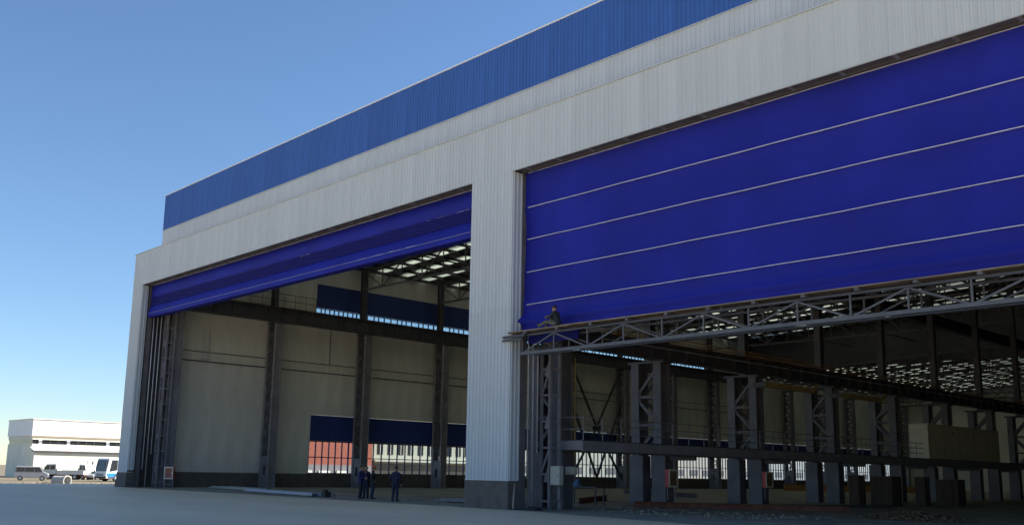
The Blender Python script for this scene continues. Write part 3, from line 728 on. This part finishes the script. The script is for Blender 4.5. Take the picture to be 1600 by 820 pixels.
# ------------------------------------------------------------------ people
M_SKIN = mat('skin', (0.36, 0.20, 0.13), 0.6, 0.06)
M_HAIR = mat('hair_black', (0.012, 0.011, 0.011), 0.7, 0.1)
M_SHOE = mat('shoe_dark', (0.02, 0.018, 0.018), 0.6, 0.1)
def person(label, J, jacket, trousers, loc, rz, hat=None, hatcol=None, hair=True):
    """J: joints (metres) in the person's own frame, facing -Y; one remeshed body."""
    V = Vector
    caps = []
    def cap(a_, b_, ra, rb, m): caps.append((V(a_), V(b_), ra, rb, m))
    pel, ch, nk, hd = V(J['pelvis']), V(J['chest']), V(J['neck']), V(J['head'])
    for s_ in (-1, 1):
        cap(pel + V((0.07 * s_, 0, 0)), ch + V((0.07 * s_, 0, -0.02)), 0.115, 0.125, 0)
    cap(pel + V((-0.08, 0.01, -0.02)), pel + V((0.08, 0.01, -0.02)), 0.125, 0.125, 0)
    cap(ch + V((-0.11, 0, 0.06)), ch + V((0.11, 0, 0.06)), 0.10, 0.095, 0)
    cap(ch + V((0, 0, 0.1)), nk, 0.09, 0.062, 0); cap(nk, nk.lerp(hd, 0.6), 0.055, 0.055, 2)
    f = V(J.get('face', (0, -1, 0))).normalized(); up = V((0, 0, 1)); rt = f.cross(up).normalized()
    cap(hd + V((0, 0, 0.035)) - f * 0.015, hd + V((0, 0, 0.02)) + f * 0.015, 0.088, 0.086, 2); cap(hd + f * 0.03, hd + f * 0.035 - up * 0.085, 0.066, 0.048, 2)
    cap(hd + f * 0.095 + up * 0.01, hd + f * 0.118 - up * 0.025, 0.012, 0.017, 2)          # nose
    cap(hd + f * 0.085 - up * 0.058 - rt * 0.02, hd + f * 0.085 - up * 0.058 + rt * 0.02, 0.012, 0.012, 2)   # lips
    for s_ in (-1, 1):
        cap(hd + rt * 0.09 * s_ + up * 0.02, hd + rt * 0.088 * s_ - up * 0.02, 0.018, 0.014, 2)  # ears
        cap(hd + rt * 0.02 * s_ + f * 0.088 + up * 0.035, hd + rt * 0.045 * s_ + f * 0.075 + up * 0.035, 0.012, 0.012, 2)   # brows
    for i, s_ in ((0, -1), (1, 1)):
        sh, el, wr = V(J['shoulder'][i]), V(J['elbow'][i]), V(J['wrist'][i]); d = (wr - el).normalized()
        cap(ch + V((0.1 * s_, 0, 0.08)), sh, 0.085, 0.072, 0); cap(nk - V((0, 0, 0.045)), sh + V((0, 0, 0.005)), 0.058, 0.066, 0); cap(sh, el, 0.07, 0.054, 0); cap(el, wr, 0.055, 0.042, 0)
        sd_ = d.cross(V((0.3, 1, 0.2))).normalized(); pm = wr + d * 0.08
        hdir = V(J['hand'][i]).normalized() if 'hand' in J else d
        pm = wr + hdir * 0.085; sd_ = hdir.cross(V((s_, 0.15, 0.1))).normalized(); nn = sd_.cross(hdir).normalized()
        cap(wr, wr + hdir * 0.02, 0.034, 0.032, 2)
        for k in (-1, -0.3, 0.35, 1): cap(wr + hdir * 0.02 + sd_ * 0.018 * k, pm + sd_ * 0.027 * k, 0.018, 0.015, 2)
        for k, ln in ((-1, 0.075), (-0.3, 0.09), (0.35, 0.085), (1, 0.065)):
            a0 = pm + sd_ * 0.03 * k; a1 = a0 + hdir * ln * 0.55 + sd_ * 0.006 * k + nn * 0.008 * -s_; a2 = a1 + hdir * ln * 0.4 + nn * 0.022 * -s_
            cap(a0, a1, 0.0115, 0.010, 2); cap(a1, a2, 0.010, 0.009, 2)
        t0 = wr + hdir * 0.03 - sd_ * 0.025; t1 = t0 + hdir * 0.035 - sd_ * 0.032; cap(t0, t1, 0.015, 0.012, 2); cap(t1, t1 + hdir * 0.035 - sd_ * 0.008, 0.012, 0.010, 2)
        hp, kn, an = V(J['hip'][i]), V(J['knee'][i]), V(J['ankle'][i]); toe = V(J['toe'][i])
        cap(pel + V((0.07 * s_, 0, -0.03)), hp, 0.12, 0.108, 1); cap(hp, kn, 0.105, 0.075, 1); cap(kn, an, 0.075, 0.060, 1); cap(an, an + (an - kn).normalized() * 0.03, 0.06, 0.062, 1)
        ft = V((an.x, an.y, toe.z)); cap(an - V((0, 0, 0.02)), an + (toe - an) * 0.3 + V((0, 0, 0)), 0.045, 0.045, 3); cap(an + (toe - an) * 0.25 , toe, 0.045, 0.038, 3); cap(an.lerp(toe, 0.2), an - (toe - an) * 0.25 + V((0, 0, (toe.z - an.z) * 0.9)), 0.042, 0.036, 3)
    bm = bmesh.new()
    for a_, b_, ra, rb, m in caps:
        for t in (0, 6):
            p = a_.lerp(b_, t / 6); r_ = ra + (rb - ra) * t / 6
            bmesh.ops.create_icosphere(bm, subdivisions=2, radius=r_, matrix=Matrix.Translation(p))
        d = b_ - a_
        if d.length > 1e-4:
            bmesh.ops.create_cone(bm, cap_ends=True, segments=14, radius1=ra, radius2=rb, depth=d.length,
                                  matrix=Matrix.Translation((a_ + b_) / 2) @ d.to_track_quat('Z', 'Y').to_matrix().to_4x4())
    me = bpy.data.meshes.new('body'); bm.to_mesh(me); bm.free()
    tmp = bpy.data.objects.new('tmp', me); COL.objects.link(tmp)
    rm = tmp.modifiers.new('r', 'REMESH'); rm.mode = 'VOXEL'; rm.voxel_size = 0.0105
    sm = tmp.modifiers.new('s', 'SMOOTH'); sm.iterations = 2; sm.factor = 0.4
    dg = bpy.context.evaluated_depsgraph_get(); dg.update()
    me2 = bpy.data.meshes.new_from_object(tmp.evaluated_get(dg)); bpy.data.objects.remove(tmp)
    me2.name = 'person'
    for m in (jacket, trousers, M_SKIN, M_SHOE): me2.materials.append(m)
    import numpy as np
    npoly = len(me2.polygons); cen = np.empty(npoly * 3); me2.polygons.foreach_get('center', cen); cen = cen.reshape(-1, 3)
    best = np.full(npoly, 9.0); idx = np.zeros(npoly, dtype=np.int32)
    for a_, b_, ra, rb, m in caps:
        A = np.array(a_); D = np.array(b_ - a_); l2 = max(1e-9, D.dot(D)); v_ = cen - A
        t = np.clip(v_.dot(D) / l2, 0, 1); e = np.linalg.norm(v_ - t[:, None] * D, axis=1) - (ra + (rb - ra) * t)
        if m == 2: e = e - 0.004
        w_ = e < best; best[w_] = e[w_]; idx[w_] = m
    me2.polygons.foreach_set('material_index', idx); me2.polygons.foreach_set('use_smooth', np.ones(npoly, dtype=bool))
    o = bpy.data.objects.new('person', me2); COL.objects.link(o); tag(o, label, 'person')
    o.location = loc; o.rotation_euler.z = rz
    # hair / hat as children
    q = MB(); N1, N2 = 14, 6
    def dome(rad, z0, back, hgt, mm_, nm, brim=0):
        q = MB(); vs = []; c_ = hd + up * z0 - f * back
        for i in range(N2 + 1):
            ph = (math.pi / 2) * i / N2
            for k in range(N1):
                t = 2 * math.pi * k / N1
                vs.append(c_ + rt * rad * math.cos(t) * math.cos(ph) * 0.95 + f * rad * math.sin(t) * math.cos(ph) * 1.08 + up * hgt * math.sin(ph))
        fs = [(i * N1 + k, i * N1 + (k + 1) % N1, (i + 1) * N1 + (k + 1) % N1, (i + 1) * N1 + k) for i in range(N2) for k in range(N1)]
        q.add(vs, fs)
        if brim:
            b_ = []
            for k in range(9):
                t = math.pi * k / 8
                b_.append((c_ + rt * rad * 0.95 * math.cos(t) + f * rad * 1.08 * math.sin(t), c_ + rt * rad * 0.98 * math.cos(t) + f * (rad * 1.08 * math.sin(t) + brim * math.sin(t)) - up * 0.012))
            q.add([p for pr in b_ for p in pr], [(2*k, 2*k+2, 2*k+3, 2*k+1) for k in range(8)])
        off = V((0, 0, 0)); me3 = bpy.data.meshes.new(nm); me3.from_pydata([tuple(v) for v in q.v], [], q.f); me3.materials.append(mm_)
        for pl in me3.polygons: pl.use_smooth = True
        h_ = bpy.data.objects.new(nm, me3); COL.objects.link(h_); h_.parent = o
    if hair: dome(0.098, -0.0 if not hat else 0.0, 0.022, 0.135, M_HAIR, 'hair')
    if hat == 'helmet': dome(0.125, 0.055, 0.0, 0.115, hatcol, 'helmet', 0.05)
    if hat == 'cap': dome(0.104, 0.06, 0.0, 0.085, hatcol, 'cap', 0.07)
    return o
def stand(lean=0.0, stance=0.13, arms='down', twist=0.0, look=(0, -1, 0)):
    J = dict(pelvis=(0, 0, 0.94), chest=(0, -lean * 0.4, 1.26), neck=(0, -lean * 0.6, 1.50), head=(0, -lean * 0.8 - 0.015, 1.62), face=look,
             hip=[(-0.09, 0, 0.88), (0.09, 0, 0.88)], knee=[(-stance * 0.85, -0.03, 0.49), (stance * 0.85, -0.02, 0.49)], ankle=[(-stance, 0.02, 0.085), (stance, 0.03, 0.085)],
             toe=[(-stance - 0.04, -0.13, 0.04), (stance + 0.04, -0.12, 0.04)], shoulder=[(-0.185, -lean * 0.55, 1.375), (0.185, -lean * 0.55, 1.375)])
    if arms == 'down': J['elbow'] = [(-0.27, 0.03, 1.14), (0.27, 0.03, 1.14)]; J['wrist'] = [(-0.27, -0.06, 0.90), (0.27, -0.06, 0.90)]
    if arms == 'front': J['elbow'] = [(-0.28, 0.0, 1.15), (0.28, 0.0, 1.15)]; J['wrist'] = [(-0.12, -0.24, 1.10), (0.12, -0.24, 1.12)]
    if arms == 'point': J['elbow'] = [(-0.27, 0.02, 1.14), (0.30, -0.1, 1.2)]; J['wrist'] = [(-0.25, -0.05, 0.9), (0.22, -0.30, 1.38)]
    if arms == 'hips': J['elbow'] = [(-0.36, 0.08, 1.17), (0.36, 0.08, 1.17)]; J['wrist'] = [(-0.22, -0.03, 1.0), (0.22, -0.03, 1.0)]
    return J
C_BL = mat('jacket_blue', (0.022, 0.028, 0.115), 0.85, 0.15, 4); C_NV = mat('jacket_navy', (0.012, 0.014, 0.042), 0.85, 0.15, 4)
C_GN = mat('jacket_dark_green', (0.020, 0.024, 0.022), 0.85, 0.15, 4); C_TR = mat('trousers_dark_blue', (0.014, 0.018, 0.05), 0.85, 0.15, 4); C_TG = mat('trousers_grey', (0.022, 0.026, 0.036), 0.85, 0.15, 4)
C_KH = mat('trousers_khaki', (0.10, 0.105, 0.075), 0.85, 0.15, 4)
person('person in a blue jacket, leftmost of the group by the hall entrance', stand(0.02, 0.10, 'front'), C_BL, C_TG, (27.95, 2.05, 0.006), R(-60) + math.pi)
person('person in dark navy work clothes in the middle of the group of three', stand(0.03, 0.11, 'point', look=(0.2, -1, 0)), C_NV, C_NV, (27.62, 2.65, 0.006), R(20))
person('person in a dark jacket and orange helmet at the right of the group', stand(0.02, 0.14, 'hips'), C_GN, C_TR, (28.62, 2.35, 0.006), R(150), 'helmet', mat('helmet_orange', (0.60, 0.10, 0.03), 0.4, 0.05))
person('person in dark clothes standing alone with back turned, near the centre pillar', stand(0.04, 0.12, 'down'), C_NV, C_TR, (31.7, 1.55, 0.006), R(205))
SIT = dict(pelvis=(0, 0, 0.125), chest=(0, -0.10, 0.42), neck=(0, -0.14, 0.66), head=(0, -0.19, 0.775), face=(0, -1, -0.2),
           hip=[(-0.10, -0.08, 0.12), (0.10, -0.08, 0.12)], knee=[(-0.13, -0.44, 0.34), (0.16, -0.48, 0.22)], ankle=[(-0.12, -0.66, 0.08), (0.14, -0.84, 0.08)],
           toe=[(-0.13, -0.80, 0.045), (0.15, -0.93, 0.16)], shoulder=[(-0.19, -0.12, 0.58), (0.19, -0.12, 0.58)], elbow=[(-0.25, -0.26, 0.36), (0.25, -0.28, 0.36)], wrist=[(-0.12, -0.47, 0.44), (0.12, -0.50, 0.42)])
person('person in dark jacket and cap sitting on the plank platform below the blue door', SIT, C_GN, C_KH, (44.25, 0.22, 7.59), R(-78), 'cap', M_HAIR)

# ------------------------------------------------------------------ far yard: long building, vehicles, pipe, rubble
FB = empty('long_shed', (-95, 40, -0.7), 'long pale shed with white upper wall and clerestory windows across the yard', 'shed')
M_SHW = mat('shed_wall', (0.78, 0.74, 0.60), 0.8, 0.08, 0.4); M_SHR = mat('shed_roof', (0.84, 0.83, 0.80), 0.6, 0.03, 0.5)
FX, FY0, FY1 = -95.0, 24.3, 120.0
MB().box(FX - 14, FX, FY0, FY1, -0.7, 3.55).build('wall', M_SHW, FB)
q = MB().extr([(FX + 0.3, 3.66), (FX + 0.3, 3.74), (FX - 1.5, 4.28), (FX - 1.5, 4.10)], 'y', FY0 - 0.3, FY1); q.build('lean_to_roof', mat('shed_eave', (0.55, 0.54, 0.50), 0.7, 0.06), FB)
MB().box(FX + 0.12, FX + 0.29, FY0 - 0.3, FY1, 3.42, 3.62).build('gutter', M_STEELD, FB)
MB().box(FX - 14, FX - 1.5, FY0, FY1, 3.55, 4.78).build('clerestory_wall', M_SHW, FB)
MB().box(FX - 14, FX - 1.5, FY0, FY1, 5.46, 6.05).build('clerestory_head', M_SHW, FB)
MB().box(FX - 13.8, FX - 1.65, FY0 + 0.1, FY1, 4.78, 5.46).build('clerestory_glazing', M_DGLASS, FB)
y = 20.0
for i, y in enumerate([25.3, 29.8, 36.4, 42.8, 49.2, 55.6, 62, 68]):
    MB().box(FX - 1.66, FX - 1.45, y, y + 0.5, 4.781, 5.459).build('pier', M_SHR, FB)
    for j in (1, 2, 3): MB().box(FX - 1.66, FX - 1.6, y + 0.5 + j * 1.35, y + 0.55 + j * 1.35, 4.781, 5.459).build('mullion', M_STEEL, FB)
MB().box(FX - 14, FX - 1.3, FY0 - 0.2, FY1, 6.06, 8.75).build('upper_wall', M_SHR, FB)
MB().box(FX - 14.1, FX - 1.2, FY0 - 0.3, FY1 + 0.1, 8.751, 8.88).build('coping', M_SHW, FB)
MB().extr([(FX - 0.9, 5.9), (FX - 0.9, 6.12), (FX - 1.0, 6.12), (FX - 1.0, 5.9)], 'y', FY0 - 0.4, FY1).build('eave_board', mat('eave_brown', (0.35, 0.28, 0.2), 0.8, 0.1), FB)
for y in (33, 47): MB().box(FX + 0.001, FX + 0.05, y, y + 2.6, -0.6, 2.4).build('door', M_SHR, FB)

def wheel(parent, x, y, r=0.33, w=0.22):
    t = MB().tube((x, y - w / 2, r), (x, y + w / 2, r), r, 18); o = t.build('wheel', M_BLACK, parent)
    s_ = 1 if y > 0 else -1
    MB().tube((x, y + s_ * w / 2, r), (x, y + s_ * (w / 2 + 0.012), r), r * 0.55, 14).build('rim', M_GALV, o)
def place(B, loc, rz): B.location = loc; B.rotation_euler.z = rz
def minivan(label, loc, rz, col):
    B = empty('van', (0, 0, 0), label, 'van')
    prof = [(-2.1, 0.35), (2.05, 0.35), (2.12, 0.7), (2.02, 0.98), (1.55, 1.15), (1.0, 1.88), (-1.95, 1.92), (-2.12, 1.2)]
    MB().extr(prof, 'y', -0.82, 0.82).build('body', col, B, bevel=0.07)
    for s_ in (-1, 1):
        for x0, x1, x2 in ((0.35, 1.05, 0.6), (-0.75, 0.25, 0.25), (-1.85, -0.85, -0.85)):
            MB().extr([(x0, 1.2), (x1 + (0.25 if x1 > 1 else 0), 1.2), (x2 + (0.35 if x1 > 1 else 0), 1.74), (x0, 1.74)], 'y', s_ * 0.821 if s_ > 0 else -0.835, 0.835 if s_ > 0 else -0.821).build('side_window', M_DGLASS, B)
        MB().tube((2.06, s_ * 0.6, 0.82), (2.13, s_ * 0.6, 0.8), 0.12, 10).build('headlight', M_CHROME, B)
        for x in (-1.35, 1.35): wheel(B, x, s_ * 0.72, 0.32)
    MB().add([(1.57, -0.72, 1.19), (1.57, 0.72, 1.19), (1.05, 0.68, 1.84), (1.05, -0.68, 1.84), (1.60, -0.72, 1.20), (1.60, 0.72, 1.20), (1.08, 0.68, 1.85), (1.08, -0.68, 1.85)], [(0,1,2,3),(4,7,6,5),(0,4,5,1),(1,5,6,2),(2,6,7,3),(3,7,4,0)]).build('windscreen', M_DGLASS, B)
    MB().box(2.02, 2.2, -0.8, 0.8, 0.32, 0.52).build('bumper', M_STEELD, B)
    place(B, loc, rz)
def truck(label, loc, rz, col, bed):
    B = empty('truck', (0, 0, 0), label, 'truck')
    MB().extr([(0.7, 0.75), (2.5, 0.75), (2.55, 1.35), (2.15, 2.25), (0.75, 2.3)], 'y', -0.9, 0.9).build('cab', col, B, bevel=0.06)
    for s_ in (-1, 1):
        y0, y1 = (0.901, 0.915) if s_ > 0 else (-0.915, -0.901)
        MB().extr([(1.7, 1.45), (2.38, 1.45), (2.12, 2.08), (1.7, 2.08)], 'y', y0, y1).build('side_window', M_DGLASS, B)
        MB().extr([(0.9, 1.45), (1.6, 1.45), (1.6, 2.08), (0.9, 2.08)], 'y', y0, y1).build('side_window', M_DGLASS, B)
        MB().tube((2.48, s_ * 0.62, 0.95), (2.57, s_ * 0.62, 0.95), 0.13, 10).build('headlight', M_CHROME, B)
        MB().box(2.3, 2.4, s_ * 0.98 - 0.06, s_ * 0.98 + 0.06, 1.5, 1.85).build('mirror', M_BLACK, B)
        for x in (-2.0, 1.75): wheel(B, x, s_ * 0.75, 0.42, 0.26)
    MB().add([(2.545, -0.78, 1.42), (2.545, 0.78, 1.42), (2.20, 0.76, 2.15), (2.20, -0.76, 2.15), (2.57, -0.78, 1.42), (2.57, 0.78, 1.42), (2.23, 0.76, 2.16), (2.23, -0.76, 2.16)], [(0,1,2,3),(4,7,6,5),(0,4,5,1),(1,5,6,2),(2,6,7,3),(3,7,4,0)]).build('windscreen', M_DGLASS, B)
    MB().box(-3.2, 2.4, -0.35, 0.35, 0.5, 0.74).build('chassis', M_RUST, B)
    b = MB().box(-3.3, 0.6, -0.98, 0.98, 0.76, 0.9); b.box(-3.3, 0.6, -0.98, -0.93, 0.9, 1.35); b.box(-3.3, 0.6, 0.93, 0.98, 0.9, 1.35); b.box(-3.3, -3.25, -0.93, 0.93, 0.9, 1.35); b.box(0.55, 0.6, -0.93, 0.93, 0.9, 1.7); b.build('load_bed', bed, B)
    MB().box(2.5, 2.65, -0.88, 0.88, 0.5, 0.75).build('bumper', M_RUST, B)
    place(B, loc, rz)
def bus(label, loc, rz):
    B = empty('bus', (0, 0, 0), label, 'bus'); cw = mat('bus_white', (0.75, 0.76, 0.78), 0.35, 0.03); cb = mat('bus_blue', (0.03, 0.22, 0.68), 0.35, 0.05)
    MB().extr([(-4.5, 0.4), (4.35, 0.4), (4.5, 0.8), (4.45, 1.3), (4.1, 3.0), (3.9, 3.2), (-4.4, 3.2), (-4.55, 2.9)], 'y', -1.2, 1.2).build('body', cw, B, bevel=0.08)
    for s_ in (-1, 1):
        ya, yb = (1.201, 1.215) if s_ > 0 else (-1.215, -1.201)
        MB().extr([(-4.4, 0.62), (4.2, 0.62), (4.38, 1.15), (-4.4, 1.15)], 'y', ya, yb).build('blue_stripe', cb, B)
        MB().extr([(-4.4, 0.42), (4.1, 0.42), (4.15, 0.615), (-4.4, 0.615)], 'y', ya, yb).build('skirt', M_STEELD, B)
        x = 3.95; k = 0
        while x > -4:
            w = 1.3; z0 = 1.45 + (0.18 * k if k < 2 else 0.36)
            MB().extr([(x - w, z0 + 0.1), (x, z0 if k else 1.32), (x - (0.1 if k else 0.3), 2.95), (x - w, 2.95)], 'y', ya, yb).build('side_window', M_DGLASS, B); x -= w + 0.06; k += 1
        for xx in (-2.6, 2.7): wheel(B, xx, s_ * 1.08, 0.48, 0.28)
        MB().box(4.42, 4.515, s_ * 0.9 - 0.16, s_ * 0.9 + 0.16, 0.75, 0.95).build('headlight', M_CHROME, B)
        MB().beam((4.3, s_ * 1.2, 2.8), (4.75, s_ * 1.35, 2.7), 0.05).box(4.7, 4.8, s_ * 1.35 - 0.09, s_ * 1.35 + 0.09, 2.25, 2.7).build('mirror', M_BLACK, B)
    MB().add([(4.47, -1.08, 1.4), (4.47, 1.08, 1.4), (4.15, 1.05, 2.95), (4.15, -1.05, 2.95), (4.50, -1.08, 1.4), (4.50, 1.08, 1.4), (4.18, 1.05, 2.96), (4.18, -1.05, 2.96)], [(0,1,2,3),(4,7,6,5),(0,4,5,1),(1,5,6,2),(2,6,7,3),(3,7,4,0)]).build('windscreen', mat('windscreen_grey', (0.10, 0.12, 0.13), 0.15, 0.1), B)
    MB().box(4.46, 4.52, -1.1, 1.1, 0.45, 0.68).build('bumper', M_STEELD, B)
    MB().box(4.452, 4.51, -0.7, 0.7, 0.75, 1.1).build('grille', mat('grille_grey', (0.25, 0.26, 0.28), 0.5, 0.1), B)
    place(B, loc, rz)
def car(label, loc, rz, col):
    B = empty('car', (0, 0, 0), label, 'car')
    MB().extr([(-2.1, 0.3), (2.1, 0.3), (2.15, 0.65), (1.9, 0.82), (1.0, 0.95), (0.3, 1.42), (-1.1, 1.45), (-1.8, 1.0), (-2.15, 0.9)], 'y', -0.84, 0.84).build('body', col, B, bevel=0.07)
    for s_ in (-1, 1):
        ya, yb = (0.841, 0.853) if s_ > 0 else (-0.853, -0.841)
        MB().extr([(-0.35, 0.97), (0.85, 0.97), (0.28, 1.36), (-0.35, 1.38)], 'y', ya, yb).build('side_window', M_DGLASS, B)
        MB().extr([(-1.5, 1.0), (-0.42, 0.97), (-0.42, 1.38), (-1.05, 1.38)], 'y', ya, yb).build('side_window', M_DGLASS, B)
        MB().box(2.0, 2.14, s_ * 0.6 - 0.16, s_ * 0.6 + 0.16, 0.62, 0.76).build('headlight', M_CHROME, B)
        for x in (-1.3, 1.35): wheel(B, x, s_ * 0.74, 0.31, 0.2)
    MB().add([(1.0, -0.72, 0.98), (1.0, 0.72, 0.98), (0.38, 0.64, 1.40), (0.38, -0.64, 1.40), (1.03, -0.72, 0.99), (1.03, 0.72, 0.99), (0.41, 0.64, 1.41), (0.41, -0.64, 1.41)], [(0,1,2,3),(4,7,6,5),(0,4,5,1),(1,5,6,2),(2,6,7,3),(3,7,4,0)]).build('windscreen', M_DGLASS, B)
    place(B, loc, rz)
V_SIL = mat('paint_silver', (0.30, 0.31, 0.33), 0.35, 0.04); V_WH = mat('paint_white', (0.60, 0.60, 0.56), 0.4, 0.04); V_GR = mat('paint_palegreen', (0.5, 0.55, 0.5), 0.5, 0.06)
minivan('silver minivan parked at the far left edge of the yard', (-68.5, 15.8, -0.7), R(70), V_SIL)
truck('white light truck with rusty chassis between the silver van and another truck', (-80, 23.9, -0.7), R(-128), V_WH, V_WH)
truck('white light truck with greenish load bed left of the silver car', (-83.0, 27.6, -0.7), R(15), V_WH, V_GR)
car('silver car half hidden by the front of the bus', (-79.0, 28.9, -0.7), R(-62), V_SIL)
bus('white bus with blue side stripe behind the left end of the hangar', (-66, 27.8, -0.7), R(-72))
PP = empty('concrete_pipe', (-27, 5.3, -0.62), 'grey concrete pipe lying among rubble at the apron edge', 'pipe')
def ring(p, q, r0, r1, name, par):
    p = Vector(p); q = Vector(q); d = (q - p).normalized(); a_ = d.cross(Vector((0, 0, 1))).normalized(); b_ = d.cross(a_); n_ = 22; vs = []
    for c_ in (p, q):
        for r_ in (r0, r1):
            for i in range(n_):
                t = 2 * math.pi * i / n_; vs.append(c_ + a_ * r_ * math.cos(t) + b_ * r_ * math.sin(t))
    fs = []
    for i in range(n_):
        j = (i + 1) % n_
        fs += [(i, j, n_ + j, n_ + i), (2*n_+i, 3*n_+i, 3*n_+j, 2*n_+j), (n_+i, n_+j, 3*n_+j, 3*n_+i), (i, 2*n_+i, 2*n_+j, j)]
    return MB().add(vs, fs).build(name, mat('pipe_concrete', (0.40, 0.40, 0.39), 0.9, 0.12, 2), par, smooth=False)
ring((-27.6, 5.0, -0.02), (-26.3, 5.6, -0.02), 0.38, 0.46, 'barrel', PP)
ring((-26.3, 5.6, -0.02), (-26.1, 5.69, -0.02), 0.42, 0.52, 'socket', PP)
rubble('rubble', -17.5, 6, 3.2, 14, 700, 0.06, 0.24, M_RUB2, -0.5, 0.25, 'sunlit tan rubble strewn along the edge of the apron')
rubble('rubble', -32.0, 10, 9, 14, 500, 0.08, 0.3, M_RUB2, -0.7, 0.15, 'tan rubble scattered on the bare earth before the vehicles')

# buildings beyond the left wall, seen through its windows
RB = empty('red_building', (-30, 40, -0.7), 'red walled workshop seen through the nearest hall windows', 'building')
MB().box(-40, -30, 32, 44.5, 2.08, 8).build('wall', mat('red_wall', (0.36, 0.10, 0.07), 0.8, 0.08, 0.6), RB)
MB().box(-40, -29.95, 32, 44.5, -0.7, 2.079).build('lower_wall', mat('grey_dado', (0.24, 0.22, 0.24), 0.8, 0.1), RB)
MB().extr([(-29.4, 8.0), (-35, 9.6), (-40.6, 8.0)], 'y', 31.7, 44.8).build('roof', M_ROOF, RB)
for y in (34.0, 36.6, 39.2, 41.8): MB().box(-29.94, -29.8, y, y + 1.6, 0.6, 1.36).build('panel', M_SHR, RB)
WB = empty('white_building', (-32, 55, -0.7), 'pale office block with rows of windows behind the hall', 'building')
MB().box(-44, -32, 46.0, 66, -0.7, 9).build('wall', mat('pale_wall', (0.42, 0.42, 0.36), 0.8, 0.08, 0.5), WB)
MB().box(-32, -31.0, 45.8, 66.2, 2.65, 2.85).build('canopy', mat('canopy_grey', (0.45, 0.46, 0.44), 0.7, 0.05), WB)
MB().box(-31.999, -31.96, 46.2, 65.8, 1.5, 2.4).build('glazed_band', mat('grey_band', (0.16, 0.16, 0.17), 0.4, 0.2), WB)
y = 46.8
while y < 65:
    w_ = MB().box(-31.999, -31.95, y, y + 0.9, 3.6, 4.9).build('window', M_DGLASS, WB); MB().box(-31.949, -31.93, y + 0.42, y + 0.48, 3.6, 4.9).build('frame', M_SHR, w_); y += 1.7
MB().box(-44.3, -31.7, 45.8, 66.2, 9.001, 9.3).build('roof', M_ROOF, WB)
for y0, w, h, c_, lab in ((68, 34, 6.5, (0.36, 0.37, 0.35), 'pale grey workshop farther along behind the hall windows'), (104, 38, 7.5, (0.38, 0.36, 0.35), 'cream workshop far along behind the hall windows'), (146, 60, 8.0, (0.34, 0.36, 0.39), 'bluish grey workshop farthest behind the hall windows')):
    SB = empty('workshop', (-34, y0 + w / 2, -0.7), lab, 'building')
    MB().box(-46, -34, y0, y0 + w, -0.7, h).build('wall', mat('ws%d' % y0, c_, 0.8, 0.08, 0.5), SB)
    MB().extr([(-33.5, h), (-40, h + 1.6), (-46.5, h)], 'y', y0 - 0.2, y0 + w + 0.2).build('roof', M_ROOF, SB)
    y = y0 + 2
    while y < y0 + w - 4: MB().box(-33.999, -33.95, y, y + 2.6, 1.6, 2.6).build('window', mat('ws_glass', (0.12, 0.12, 0.14), 0.3, 0.1), SB); y += 4.2
